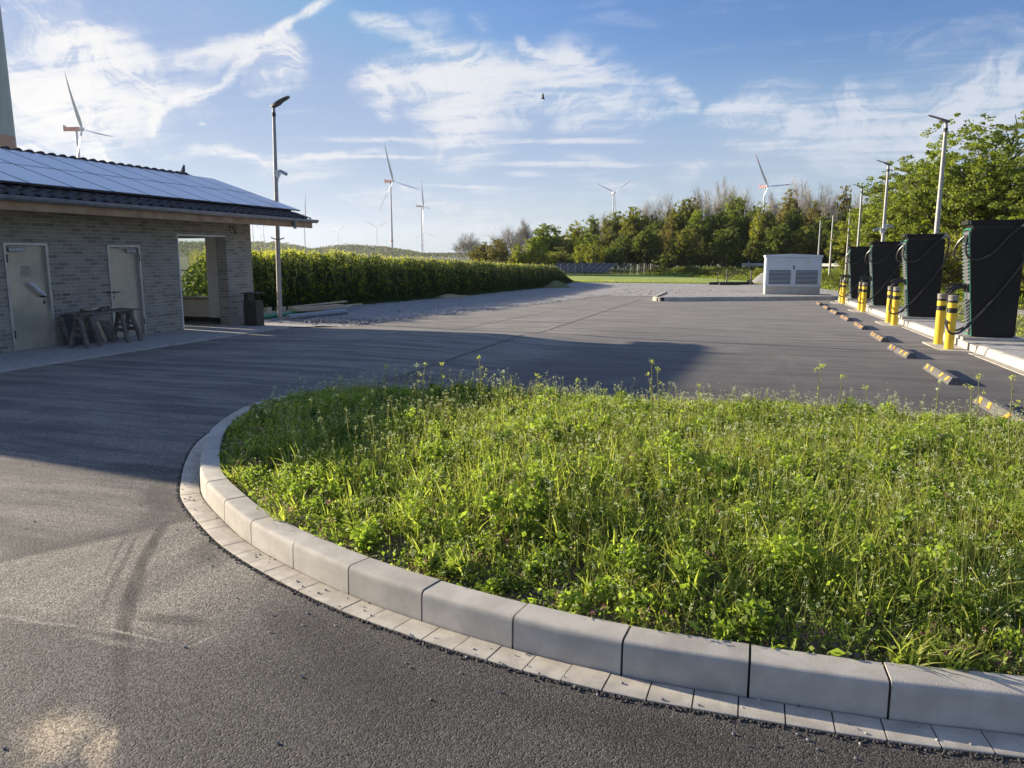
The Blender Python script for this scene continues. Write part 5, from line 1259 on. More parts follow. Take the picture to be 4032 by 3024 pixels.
def meadow():
    parts = []
    # upright grass: dense in patches
    P = scatter(24000, fn=lambda P, d: np.clip(.15 + patch(P, 1.8, 21) ** 1.5, 0, 1) * np.clip((d - .1) / .5, .05, 1)); h = hmap(P) * rs.uniform(.6, 1.35, len(P))
    parts.append((*blades(P, h, rs.uniform(.0022, .0048, len(P)), rs.uniform(.05, .75, len(P))), 1))
    # clumps of broader grass blades
    Cn = scatter(760, fn=lambda P, d: np.clip(.3 + d, 0, 1)); k = 20; P = np.repeat(Cn, k, 0) + rs.normal(0, .028, (len(Cn) * k, 2))
    hh_ = np.repeat(rs.uniform(.12, .32, len(Cn)) * (1 - .30 * np.clip((Cn[:, 1] - 5.2) / 2.8, 0, 1)), k) * rs.uniform(.6, 1.15, len(P)) * np.clip(.4 + dist_edge(P), .4, 1)
    parts.append((*blades(P, hh_, rs.uniform(.0045, .0092, len(P)), rs.uniform(.15, .95, len(P)), 4), 1))
    # broad-leaved mounds, coarse and lumpy
    Cn = scatter(1400, dmin=.22); k = 120; n = len(Cn) * k; rad = np.repeat(rs.uniform(.035, .10, len(Cn)), k); zc = np.repeat(soil_z(Cn) + hmap(Cn) * rs.uniform(.25, .85, len(Cn)), k)
    u = rs.normal(size=(n, 3)); u /= np.linalg.norm(u, axis=1)[:, None]; C = np.c_[np.repeat(Cn, k, 0), zc] + u * (rad * rs.rand(n) ** .35)[:, None] * np.array([1, 1, .9]); C[:, 2] = np.maximum(C[:, 2], soil_z(C[:, :2]) + .004)
    sz = np.repeat(rs.uniform(.008, .021, len(Cn)), k) * rs.uniform(.7, 1.3, n); V, F, T = leaves(C, sz, sz * .62, .8); T = np.clip(.55 * np.repeat(rs.rand(len(Cn)), k) + .45 * T, 0, 1); parts.append((V, F, T, 0))
    # dry blades
    P = scatter(5200); parts.append((*blades(P, hmap(P) * rs.uniform(.5, 1.3, len(P)), rs.uniform(.0012, .003, len(P)), rs.uniform(.3, 1.6, len(P))), 4))
    # broad leaves through the volume
    n = 90000; P = scatter(n, dmin=.14, fn=lambda P, d: np.clip(.22 + .9 * patch(P, 2.4, 5), 0, 1)); h = hmap(P)
    C = np.c_[P, soil_z(P) + h * rs.beta(1.6, 1.5, n) * .95]; sz = rs.uniform(.006, .017, n) * (1 + 1.2 * (rs.rand(n) < .10))
    parts.append((*leaves(C, sz, sz * rs.uniform(.35, .75, n)), 0))
    # low creeping mat near the rim
    n = 52000; P = scatter(n, dmin=.135, fn=lambda P, d: np.exp(-np.abs(d - .3) * 2.0) * (.15 + patch(P, 5, 9)))
    C = np.c_[P, soil_z(P) + np.abs(rs.normal(0, .018, n)) + .004]; parts.append((*leaves(C, rs.uniform(.003, .009, n), rs.uniform(.002, .006, n), .5), 0))
    n = 15000; P = scatter(n, dmin=.14, fn=lambda P, d: np.exp(-np.abs(d - .3) * 1.6) * patch(P, 7, 19) ** 2); C = np.c_[P, soil_z(P) + rs.uniform(.003, .05, n)]; parts.append((*leaves(C, rs.uniform(.004, .012, n), rs.uniform(.002, .005, n), .5), 4))
    # feathery mayweed cushions
    Cn = scatter(430, dmin=.2); k = 230; n = len(Cn) * k; rad = np.repeat(rs.uniform(.04, .10, len(Cn)), k); zc = np.repeat(soil_z(Cn) + hmap(Cn) * rs.uniform(.25, .8, len(Cn)), k)
    u = rs.normal(size=(n, 3)); u /= np.linalg.norm(u, axis=1)[:, None]; rr2 = rad * rs.rand(n) ** .4
    C = np.c_[np.repeat(Cn, k, 0), zc] + u * rr2[:, None] * np.array([1, 1, .8]); C[:, 2] = np.maximum(C[:, 2], soil_z(C[:, :2]) + .004)
    V, F, T = leaves(C, rs.uniform(.005, .011, n), np.full(n, .0010), 1.0); parts.append((V, F, T, 2))
    V, F, T, Mi = join(parts)
    o = bigmesh('meadow_weeds', V, F, [G1, G2, G3, GST, GDRY], T, Mi); tag(o, 'dense sunlit weeds, grass and herbs filling the kerbed island', 'weeds', kind='stuff')
meadow()
def stalks(P, h, r, kind, seg=4):
    """thin stalks with small leaves and a flower head; returns mesh parts"""
    n = len(P); az = rs.uniform(0, 6.28, n); ln = rs.uniform(.02, .22, n); base = np.c_[P, soil_z(P)]
    ph = rs.uniform(0, 6.28, n); pts = []
    for k in range(seg + 1):
        t = k / seg; pts.append(base + np.c_[np.cos(az) * ln * h * t ** 1.6 + .012 * np.sin(ph + 5 * t), np.sin(az) * ln * h * t ** 1.6 + .012 * np.cos(ph + 4 * t), h * t])
    parts = []; rr_ = np.asarray(r)
    for off in (0., 1.57):     # two crossed ribbons
        s_ = np.c_[np.cos(az + off), np.sin(az + off), np.zeros(n)] * rr_[:, None]; rows = []
        for k, p in enumerate(pts): w = 1 - .55 * k / seg; rows += [p - s_ * w, p + s_ * w]
        V = np.stack(rows, 1).reshape(-1, 3); b = np.arange(n)[:, None] * (2 * seg + 2)
        F = np.concatenate([b + np.array([2 * k, 2 * k + 1, 2 * k + 3, 2 * k + 2]) for k in range(seg)], 0); parts.append((V, F, np.tile(rs.rand(n), seg), 3))
    top = pts[-1]
    def along(t):
        f = t * seg; i = np.clip(f.astype(int), 0, seg - 1); a = np.stack(pts, 0); idx = np.arange(len(t)) % n
        return a[i, idx] * (1 - (f - i))[:, None] + a[i + 1, idx] * (f - i)[:, None]
    return parts, top, along, n
def flowers():
    parts = []
    # shepherd's purse like stalks with tiny white heads and seed pods
    P = scatter(5200, dmin=.16, fn=lambda P, d: np.clip(.25 + patch(P, 2.0, 33), 0, 1)); h = hmap(P) * rs.uniform(.9, 1.45, len(P)) + .03
    a, top, along, n = stalks(P, h, rs.uniform(.0010, .0016, len(P)), 0); parts += a
    k = 9; C = np.repeat(top, k, 0) + rs.normal(0, .0048, (n * k, 3)) * np.array([1, 1, .6]); parts.append((*leaves(C, np.full(n * k, .0026), np.full(n * k, .0022), .8), 5))
    k = 9; t = rs.uniform(.45, .96, n * k); C = along(t); dv = rs.normal(size=(n * k, 3)); dv[:, 2] *= .3; dv /= np.linalg.norm(dv, axis=1)[:, None]; C = C + dv * .009
    parts.append((*leaves(C, np.full(n * k, .0034), np.full(n * k, .0022)), 0))
    # taller cress stems
    P = scatter(750, dmin=.45); h = rs.uniform(.24, .50, len(P)) * (1 - .25 * np.clip((P[:, 1] - 5.2) / 2.8, 0, 1)); a, top, along, n = stalks(P, h, rs.uniform(.0016, .0026, len(P)), 0, 6); parts += a
    k = 16; C = np.repeat(top, k, 0) + rs.normal(0, .008, (n * k, 3)); parts.append((*leaves(C, np.full(n * k, .0034), np.full(n * k, .0026), .8), 5))
    k = 12; t = rs.uniform(.2, .95, n * k); C = along(t) + rs.normal(0, .010, (n * k, 3)); sz = .006 + .016 * (1 - t); parts.append((*leaves(C, sz, sz * .35, .9), 0))
    # dead-nettle: purple tops close to the rim
    Pc = scatter(260, dmin=.16, fn=lambda P, d: np.exp(-np.abs(d - .25) * 2.6) * (P[:, 0] > -5)); Q = np.repeat(Pc, 4, 0) + rs.normal(0, .03, (1040, 2)); Q = Q[(dist_edge(Q) > .12) & inside(Q)]
    n = len(Q); h = rs.uniform(.03, .11, n); C0 = np.c_[Q, soil_z(Q) + h]
    a, top, along, n = stalks(Q, h, np.full(n, .0014), 0, 2); parts += a
    k = 12; C = np.repeat(top, k, 0) + rs.normal(0, .0075, (n * k, 3)); parts.append((*leaves(C, rs.uniform(.003, .006, n * k), rs.uniform(.002, .0035, n * k)), 6))
    k = 9; C = np.repeat(top, k, 0) + rs.normal(0, .012, (n * k, 3)) - np.array([0, 0, .014]); parts.append((*leaves(C, rs.uniform(.006, .011, n * k), rs.uniform(.004, .007, n * k), .5), 0))
    P = scatter(420, dmin=.35); n = len(P); C = np.c_[P, soil_z(P) + hmap(P) * rs.uniform(.5, 1.0, n)]; k = 10; C = np.repeat(C, k, 0) + rs.normal(0, .007, (n * k, 3)); parts.append((*leaves(C, rs.uniform(.003, .006, n * k), rs.uniform(.002, .004, n * k)), 6))
    # a few orange-yellow spots, tiny stray white daisies
    P = scatter(26, dmin=.3); n = len(P); C = np.c_[P, soil_z(P) + hmap(P) * rs.uniform(.4, .9, n)]; k = 6; C = np.repeat(C, k, 0) + rs.normal(0, .011, (n * k, 3)); parts.append((*leaves(C, rs.uniform(.006, .013, n * k), rs.uniform(.005, .009, n * k)), 4))
    P = scatter(240, dmin=.16, fn=lambda P, d: np.exp(-d * .8)); n = len(P); C = np.c_[P, soil_z(P) + .5 * hmap(P)]; k = 5; C = np.repeat(C, k, 0) + rs.normal(0, .003, (n * k, 3)); parts.append((*leaves(C, np.full(n * k, .004), np.full(n * k, .0035)), 5))
    V, F, T, Mi = join(parts)
    tag(bigmesh('meadow_flowers', V, F, [G1, G2, G3, GST, GDRY, FWH, FPU, FYE], T, Mi), 'tiny white and purple flowers on thin stalks among the island weeds', 'wildflowers', kind='stuff')
flowers()
# tall single mustard stalks that stand out against the asphalt
def tall_stalk(x, y, h, ln, lab, yellow=True, br=3):
    t = thing('flowering_weed', lab, 'weed', (x, y, float(soil_z(np.array([[x, y]]))[0])), 0, 'tall flowering weeds above the island')
    r = random.Random(int(x * 1000 + y * 77)); a = r.uniform(0, 6.28)
    P = [(math.cos(a) * ln * (k / 6) ** 1.5 + r.uniform(-.006, .006), math.sin(a) * ln * (k / 6) ** 1.5 + r.uniform(-.006, .006), h * k / 6) for k in range(7)]
    s_ = MB(); s_.tube(catmull(P, 3), [.0056 - .0028 * i / 18 for i in range(19)], 6)
    tips = [P[-1]]
    for b in range(br):
        z = r.uniform(.55, .88); i = int(z * 6); p = Vector(P[i]); q = p + Vector((r.uniform(-.05, .05), r.uniform(-.05, .05), h * r.uniform(.08, .2))); s_.tube([p, p.lerp(q, .5) + Vector((0, 0, .008)), q], .0011, 5); tips.append(tuple(q))
    s_.build('stem', GST, t, smooth=True)
    n = 26; C = []; sz = []
    for i in range(n):
        z = r.uniform(.03, .9); j = min(5, int(z * 6)); f = z * 6 - j; p = Vector(P[j]).lerp(Vector(P[j + 1]), f); C.append(p + Vector((r.uniform(-.012, .012), r.uniform(-.012, .012), 0))); sz.append(.010 + .024 * (1 - z) ** 2)
    V, F, T = leaves(np.array([tuple(c) for c in C]), np.array(sz), np.array(sz) * .38, 1.0); bigmesh('leaf', V, F, G1, T, parent=t)
    C = np.concatenate([np.array([p]) + rs.normal(0, .0125 if k == 0 else .009, (26 if k == 0 else 11, 3)) * np.array([1, 1, .8]) for k, p in enumerate(tips)])
    V, F, T = leaves(C, rs.uniform(.0045, .007, len(C)), rs.uniform(.004, .006, len(C)), .8); bigmesh('flower_head', V, F, FYE if yellow else FWH, T, parent=t)
TS = [(-4.159, 7.199999999999999, 0.35, 0.037, 'tall flowering weed, number one from the left of those standing above the sward', True, 3),
      (-3.683, 7.299999999999999, 0.472, 0.058, 'tall flowering weed, number two from the left of those standing above the sward', True, 2),
      (-3.333, 7.4, 0.477, 0.003, 'tall flowering weed, number three from the left of those standing above the sward', False, 1),
      (-3.111, 7.0, 0.549, 0.046, 'tall flowering weed, number four from the left of those standing above the sward', True, 3),
      (-2.92, 7.1, 0.545, 0.01, 'tall flowering weed, number five from the left of those standing above the sward', True, 2),
      (-2.36, 6.699999999999999, 0.68, 0.019, 'tall flowering weed, number six from the left of those standing above the sward', True, 3),
      (-2.377, 7.299999999999999, 0.473, 0.051, 'tall flowering weed, number seven from the left of those standing above the sward', False, 3),
      (-1.893, 6.8999999999999995, 0.508, 0.01, 'tall flowering weed, number eight from the left of those standing above the sward', True, 4),
      (-1.56, 7.1, 0.449, 0.036, 'tall flowering weed, number nine from the left of those standing above the sward', True, 1),
      (-1.256, 7.299999999999999, 0.328, 0.054, 'tall flowering weed, number ten from the left of those standing above the sward', True, 4),
      (-1.072, 7.4, 0.272, 0.011, 'tall flowering weed, number eleven from the left of those standing above the sward', False, 3),
      (-0.723, 6.3, 0.753, 0.026, 'tall flowering weed, number twelve from the left of those standing above the sward', True, 1),
      (-0.712, 6.699999999999999, 0.64, 0.03, 'tall flowering weed, number thirteen from the left of those standing above the sward', True, 4),
      (-0.373, 7.299999999999999, 0.423, 0.043, 'tall flowering weed, number fourteen from the left of those standing above the sward', True, 3),
      (0.04, 7.4, 0.332, 0.023, 'tall flowering weed, number fifteen from the left of those standing above the sward', False, 2),
      (0.518, 5.8999999999999995, 0.828, 0.033, 'tall flowering weed, number sixteen from the left of those standing above the sward', True, 1),
      (0.719, 6.699999999999999, 0.65, 0.031, 'tall flowering weed, number seventeen from the left of those standing above the sward', True, 1),
      (1.045, 7.199999999999999, 0.486, 0.048, 'tall flowering weed, number eighteen from the left of those standing above the sward', True, 1),
      (1.539, 7.1, 0.591, 0.016, 'tall flowering weed, number nineteen from the left of those standing above the sward', False, 1),
      (1.866, 7.299999999999999, 0.513, 0.058, 'tall flowering weed, number twenty from the left of those standing above the sward', True, 2),
      (1.695, 6.5, 0.722, 0.058, 'tall flowering weed, number twenty-one from the left of those standing above the sward', True, 1),
      (1.781, 6.0, 0.776, 0.027, 'tall flowering weed, number twenty-two from the left of those standing above the sward', True, 2)]
for a in TS: tall_stalk(*a)

# ---------------------------------------------------------------- rape field
def rape():
    parts = []; r = np.random.RandomState(3)
    def top(y, x): return 2.20 - .45 * np.clip((y - 30) / 35, 0, 1) - .11 + .18 * (patch(np.stack([x, y], 1), .5, 8) - .5) + .07 * np.sin(y * 1.9) * np.sin(x * 2.1) + .05 * np.sin(y * 5.3 + x * 3.7) + .04 * np.sin(y * 9.1 - x * 4.3)
    def edge(y): return np.interp(y, [18, 22, 30, 40, 60, 67, 70], [-16.9, -16.95, -16.6, -16.05, -16.2, -16.2, -16.6])
    global rape_top, rape_edge; rape_top, rape_edge = top, edge
    def place(n, depth, y0=18.6, y1=73.5, pw=1.0):
        y = r.uniform(y0, y1, n); dxx = r.rand(n) ** pw * depth; x = edge(y) - dxx + .25 * np.sin(y * 3.1) * .5; return x, y, dxx
    def clipf(part):     # the field starts along a slanting headland behind the building
        V, F, T, Mi = part; c = V[F[:, 0]]; q_ = c[:, 1] / np.maximum(1, -c[:, 0]); ok = (c[:, 1] > 20.3) & (q_ > 1.13) & ((c[:, 2] < .35 + 1.45 * np.clip((q_ - 1.13) / .12, 0, 1)) | (q_ > 1.25))
        return V, F[ok], T[ok], Mi
    def endf(y): return 1 - np.clip((y - 66) / 7.5, 0, 1) ** 2 * .75
    # leaves on the steep flank and in the upper layer
    n = 150000; x, y, d = place(n, 1.6, pw=1.6); H_ = top(y, x) * endf(y) * np.clip(.42 + d * 1.5, 0, 1); z = gzn(x, y) + H_ * r.beta(1.15, 1.0, n)
    C = np.stack([x + r.normal(0, .05, n), y, z], 1); sz = r.uniform(.025, .075, n)
    global rs; rs_ = rs; rs = r; parts.append((*leaves(C, sz, sz * .5, .8), 0))
    n = 110000; x, y, d = place(n, 9.0); z = gzn(x, y) + top(y, x) * endf(y) * np.clip(.42 + d * 1.5, 0, 1) - np.abs(r.normal(0, .16, n)); parts.append((*leaves(np.stack([x, y, z], 1), r.uniform(.02, .055, n), r.uniform(.012, .026, n), 1.0), 0))
    # stems reaching above
    n = 22000; x, y, d = place(n, 9.0); base = gzn(x, y) + top(y, x) * endf(y) * np.clip(.42 + d * 1.5, 0, 1) - .45; hgt = r.uniform(.30, .62, n) + .25 * (r.rand(n) < .06) * r.rand(n)
    C = np.stack([x, y, base + hgt / 2], 1); lean_ = r.normal(0, .05, (n, 2)); A = np.c_[lean_, hgt / 2]; B = np.c_[r.normal(0, .006, (n, 2)), np.zeros(n)]; V, F = quads(C, A, B); parts.append((V, F, r.rand(n), 1))
    tips = C + A
    dens = (np.abs(y - 25) < 6) * .38 + .16 + .12 * (y < 42); dens *= np.clip(1.15 - (y - 18) / 60, .25, 1)
    ok = r.rand(n) < dens; T_ = tips[ok]; k = 9; Q = np.repeat(T_, k, 0) + r.normal(0, .028, (len(T_) * k, 3)) * np.array([1, 1, 1.3]); parts.append((*leaves(Q, r.uniform(.012, .026, len(Q)), r.uniform(.010, .021, len(Q)), .8), 2))
    # stray flowers down the flank
    n = 2600; x, y, d = place(n, .5, y1=58, pw=1.5); H_ = top(y, x) * np.clip(.42 + d * 1.5, 0, 1); z = gzn(x, y) + H_ * (1 - r.rand(n) ** 1.6 * .75); ok = r.rand(n) < np.clip(1.3 - (y - 18) / 30, .15, 1); Q = np.stack([x + .05, y, z], 1)[ok]; k = 9; Q = np.repeat(Q, k, 0) + r.normal(0, .032, (len(Q) * k, 3)); parts.append((*leaves(Q, r.uniform(.010, .020, len(Q)), r.uniform(.008, .016, len(Q))), 2))
    # ragged foot
    n = 16000; y = r.uniform(18.6, 70, n); x = edge(y) + r.exponential(.16, n); z = gzn(x, y) + r.uniform(0, .22, n) * np.exp(-(x - edge(y)) * 2.5); parts.append((*leaves(np.stack([x, y, z], 1), r.uniform(.02, .06, n), r.uniform(.01, .03, n)), 0))
    rs = rs_
    parts = [clipf(p) for p in parts]
    V, F, T, Mi = join(parts)
    fld = tag(bigmesh('rape_field', V, F, [RLEAF, GST, RFLOW], T, Mi), 'tall dark green rape crop with yellow blossom tops along the gravel', 'rape crop', kind='stuff')
    mb = MB(); ys = frange(22.2, 72.5, 1.0)
    for y in ys:
        xe = float(edge(y)); e = 1 - min(1, max(0, (y - 66) / 7.5)) ** 2 * .75
        for dxx, f in ((.28, 0), (.42, .38), (.75, .72), (1.4, .86), (9, .86), (60, .86)):
            X = max(xe - dxx, -y / 1.30); mb.v.append((X, y, gz(X, y) + float(top(np.array([y]), np.array([X]))[0]) * e * f - .03))
    for j in range(len(ys) - 1):
        for k in range(5): a = j * 6 + k; mb.face((a, a + 1, a + 7, a + 6))
    mb.face([0, 1, 2, 3, 4, 5]); mb.build('crop_mass', mat('dark_crop', (.020, .042, .010), .95, 0, 4, bump=.15, bscale=6, color2=(.035, .065, .014)), fld)
rape()

# ---------------------------------------------------------------- trees
def make_tree(seed, H, spread, trunk_h, leafm, nleaf, lsize, bare=0.0, droop=0.0, levels=4, shape=1.0, trunk_r=None, lobes=1.0, fill=0.0):
    r = random.Random(seed); mb = MB(); tips = []; tr = trunk_r or H * .018
    def grow(p, d, ln, rad, lev):
        k = 3 if lev < 2 else 2; pts = [p]; q = p.copy(); dd = d.copy()
        for i in range(k):
            dd = (dd + Vector((r.uniform(-1, 1), r.uniform(-1, 1), r.uniform(-.4, .7))) * .16).normalized()
            q = q + dd * ln / k; pts.append(q.copy())
        mb.tube(pts, [rad * (1 - .35 * i / k) for i in range(k + 1)], 7 if lev < 2 else (4 if lev < 3 else 3), cap=False)
        if lev >= 2:
            for f in (.5, 1.0): tips.append((pts[-1].lerp(pts[-2], 1 - f), lev))
        if lev >= levels: return
        nb = (5 if lev == 0 else r.choice([3, 4]) if lev == 1 else 3)
        for b in range(nb):
            a = 2 * math.pi * (b + r.random() * .6) / nb; up = .95 if lev else .62
            o = Vector((math.cos(a), math.sin(a), 0)); tilt = r.uniform(.45, .95) * (spread / (H * .35)) ** .5
            nd = (dd * up + o * tilt).normalized(); nd.z += .12 - droop * .1; nd.normalize()
            st = pts[-1] if (b % 2 == 0 or lev == 0) else pts[-2]
            if lev == 0: st = pts[-1].lerp(pts[-2], r.uniform(0, .8))
            grow(st, nd, ln * r.uniform(.60, .80), rad * .58, lev + 1)
        if lev <= 1: grow(pts[-1], (dd + Vector((0, 0, .5))).normalized(), ln * .82, rad * .66, lev + 1)
    grow(Vector((0, 0, -.2)), Vector((0, 0, 1)), trunk_h, tr, 0)
    T = np.array([tuple(t) for t, l in tips]); zmax = T[:, 2].max(); rmax = np.percentile(np.hypot(T[:, 0], T[:, 1]), 97)
    sz, sx = H / zmax, spread / rmax
    f = lambda v: (v[0] * (sx * min(1, v[2] / (trunk_h * 1.1)) + (1 - min(1, max(0, v[2] / (trunk_h * 1.1))))), v[1] * (sx * min(1, v[2] / (trunk_h * 1.1)) + (1 - min(1, max(0, v[2] / (trunk_h * 1.1))))), v[2] * sz)
    mb.v = [f(v) for v in mb.v]; T = np.array([f(v) for v in T])
    tm = mb
    nr = np.random.RandomState(seed); global rs; keep = rs; rs = nr
    crown = None
    if nleaf:
        kc = 26; nt_ = max(1, nleaf // kc); idx = nr.randint(0, len(T), nt_); cc = T[idx] + nr.normal(0, 1, (nt_, 3)) * np.array([.065, .065, .05]) * spread * .9
        if fill:      # close the crown: clusters through an uneven egg-shaped volume
            nf = int(nt_ * fill); u_ = nr.normal(size=(nf, 3)); u_ /= np.linalg.norm(u_, axis=1)[:, None]; lob = 1 + .16 * np.sin(np.arctan2(u_[:, 1], u_[:, 0]) * 3 + seed) + .12 * np.sin(u_[:, 2] * 7 + seed)
            q_ = u_ * (nr.rand(nf) ** .45 * lob)[:, None] * np.array([spread * .96, spread * .96, H * .385]); q_[:, 2] += H * .60; cc = np.concatenate([cc[: int(nt_ * .7)], q_])
        # uneven density: drop some clusters
        cc = cc[nr.rand(len(cc)) > .12]
        cr = nr.uniform(.6, 1.5, len(cc)) * lsize * 3.0; C = np.repeat(cc, kc, 0); u = nr.normal(size=(len(C), 3)); u /= np.linalg.norm(u, axis=1)[:, None]
        C = C + u * (np.repeat(cr, kc) * nr.rand(len(C)) ** .5)[:, None] * np.array([1.1, 1.1, .62]); C[:, 2] = np.maximum(C[:, 2], .3)
        s_ = nr.uniform(.6, 1.3, len(C)) * lsize; V, F, Tt = leaves(C, s_, s_ * .62, .55)
        Tt = np.clip(np.repeat(nr.rand(len(cc)), kc) * .6 + Tt * .4, 0, 1); crown = (V, F, Tt)
    if bare:
        kb = int(bare); idx = nr.randint(0, len(T), kb); C = T[idx]; out = C * np.array([1, 1, 0]); out /= (np.linalg.norm(out, axis=1)[:, None] + .1)
        d = out * nr.uniform(.1, .8, (kb, 1)) + nr.normal(0, .45, (kb, 3)) + np.array([0, 0, .85]); d /= np.linalg.norm(d, axis=1)[:, None]; ln = nr.uniform(.35, 1.2, kb) * H * .06
        w = np.cross(d, nr.normal(size=(kb, 3))); w /= np.linalg.norm(w, axis=1)[:, None]; V, F = quads(C + d * ln[:, None], d * ln[:, None], w * (H * .0010))
        crown_b = (V, F, nr.rand(kb))
        if crown: v, f_, t_, m_ = join([(*crown, 0), (*crown_b, 1)]); crown = (v, f_, t_, m_)
        else: crown = (V, F, crown_b[2], np.ones(kb, int))
    rs = keep
    return tm, crown, leafm
PROTO = {}
def tree_proto(key, *a, **k):
    tm, cr, lm = make_tree(*a, **k); me = tm.build('trunk', MBARK if key[0] != 'b' else MTWIG, smooth=True)
    mi = cr[3] if len(cr) == 4 else None
    c = bigmesh('crown', cr[0], cr[1], [lm or TL[0], MTWIG], cr[2], mi)
    PROTO[key] = (me.data, c.data); bpy.data.objects.remove(me); bpy.data.objects.remove(c)
def place_tree(key, name, label, x, y, z, s, sz=None, rot=0, group=None, cat='tree'):
    t = thing(name, label, cat, (x, y, z), rot, group); t.scale = (s, s, sz or s)
    for nm, me in zip(('trunk', 'crown'), PROTO[key]):
        o = bpy.data.objects.new(nm, me); scn.collection.objects.link(o); o.parent = t
    return t
for i, lm in enumerate(TL):
    tree_proto('g%d' % i, 10 + i, 14, 4.9, 2.6, lm, 15000, .19, levels=3, fill=.8)
    tree_proto('h%d' % i, 30 + i, 14, 3.7, 3.0, lm, 10500, .18, bare=500, levels=3, fill=.7)
tree_proto('b0', 51, 14, 4.4, 3.4, TL[3], 0, .1, bare=4600, levels=4); tree_proto('b1', 52, 14, 3.6, 3.0, TL[3], 0, .1, bare=4200, levels=4); tree_proto('b2', 53, 14, 4.8, 2.6, TL[0], 1500, .11, bare=3600, levels=4)
for i, lm in enumerate((TL[0], TL[1], TL[2])):
    tree_proto('s%d' % i, 70 + i, 3.2, 2.2, .5, lm, 5000, .085, levels=3, fill=.6)
KIND = {'g0': ('leafy_tree', 'full olive green tree'), 'g1': ('leafy_tree', 'full dark green tree'), 'g2': ('leafy_tree', 'full yellow-green tree'), 'g3': ('leafy_tree', 'full brownish tree'), 'g4': ('leafy_tree', 'full fresh green tree'),
        'h0': ('leafy_tree', 'slender olive tree'), 'h1': ('leafy_tree', 'slender green tree'), 'h2': ('leafy_tree', 'slender light yellow-green tree'), 'h3': ('leafy_tree', 'slender reddish-brown tree'), 'h4': ('leafy_tree', 'slender fresh green tree'),
        'b0': ('bare_tree', 'wide bare grey tree'), 'b1': ('bare_tree', 'slim bare grey tree'), 'b2': ('bare_tree', 'half bare tree in thin first leaf')}
# (azimuth from +Y in degrees, distance, top height, width, kind)
WOOD = [(-20.288, 135, 5.04, 4.83, 'b0'), (-19.171, 122, 3.46, 4.37, 'g3'), (-18.052, 118, 3.86, 3.65, 'h3'), (-16.932, 140, 6.31, 6.38, 'b2'), (-16.092, 145, 7.65, 4.25, 'b1'), (-14.601, 124, 6.31, 5.65, 'g4'), (-15.533, 126, 4.21, 2.87, 'h2'), (-13.856, 135, 5.26, 3.51, 'g1'), (-13.391, 140, 3.57, 4.1, 'g1'), (-12.519, 130, 6.94, 3.59, 'h2'), (-13.02, 122, 3.93, 3.17, 'h2'), (-11.815, 126, 4.82, 3.27, 'g1'), (-11.26, 128, 7.68, 3.32, 'h4'), (-10.559, 135, 8.08, 3.93, 'b1'), (-11.168, 124, 4.76, 4.02, 'g4'), (-9.603, 130, 8.47, 4.41, 'g0'), (-10.062, 122, 5.89, 3.16, 'h0'), (-8.141, 124, 8.81, 4.79, 'g0'), (-8.871, 130, 7.41, 3.35, 'h0'), (-6.961, 122, 7.62, 3.52, 'g1'), (-7.323, 140, 10.51, 3.6, 'b1'), (-6.059, 140, 11.15, 4.92, 'b0'), (-6.329, 120, 7.7, 3.07, 'h1'), (-4.896, 124, 9.84, 4.34, 'g0'), (-5.611, 118, 6.83, 3.39, 'g3'), (-4.184, 130, 10.21, 3.3, 'h3'), (-3.477, 142, 12.31, 4.5, 'b1'), (-3.654, 118, 7.92, 4.11, 'g4'), (-2.25, 145, 13.62, 5.02, 'b0'), (-2.424, 118, 8.26, 3.72, 'g1'), (-1.382, 142, 12.88, 4.45, 'b1'), (-1.209, 120, 9.83, 4.51, 'g4'), (-0.435, 138, 11.87, 3.88, 'b2'), (-0.008, 118, 8.55, 3.67, 'g1'), (0.502, 114, 8.48, 3.19, 'h2'), (1.43, 132, 10.52, 4.48, 'b1'), (1.01, 114, 7.22, 3.18, 'g0'), (2.265, 126, 10.54, 4.26, 'g3'), (2.844, 146, 13.37, 5.36, 'b0'), (2.679, 114, 7.86, 3.49, 'g1'), (3.746, 140, 11.77, 4.26, 'b1'), (3.827, 116, 8.28, 3.88, 'g3'), (4.556, 146, 12.58, 4.42, 'b0'), (4.958, 124, 9.8, 3.74, 'b2'), (4.798, 112, 7.0, 3.72, 'g1'), (5.755, 140, 11.84, 4.2, 'g3'), (6.072, 116, 8.18, 3.13, 'g1'), (6.778, 138, 10.59, 4.52, 'b0'), (7.553, 130, 7.72, 4.23, 'b1'), (7.167, 112, 5.91, 3.33, 'g1'), (8.09, 128, 5.71, 4.53, 'b0'), (8.699, 134, 7.45, 4.72, 'g1'), (-7.414, 112, 5.53, 3.6, 'g1'), (-4.54, 110, 5.42, 3.85, 'g0'), (-1.728, 110, 5.72, 3.8, 'g1'), (1.681, 108, 5.91, 3.66, 'g1'), (3.337, 108, 5.21, 3.63, 'g0'), (5.597, 106, 5.09, 3.5, 'g1'), (-9.054, 114, 4.51, 3.31, 'g1'), (10.192, 128, 6.38, 4.82, 'g1'), (12.359, 128, 7.01, 5.08, 'g1'), (14.437, 120, 5.91, 5.0, 'g1'), (16.426, 120, 6.8, 4.89, 'g4'), (-3.125, 128, 6.0, 4.86, 'g1'), (-0.692, 128, 5.95, 4.8, 'g1'), (0.841, 126, 6.24, 4.69, 'g1'), (4.314, 126, 6.14, 4.59, 'g1'), (-5.611, 128, 4.81, 4.9, 'g1'), (6.543, 124, 5.64, 4.44, 'g1')]
WOOD.sort(key=lambda w: w[0])
pr = random.Random(99)
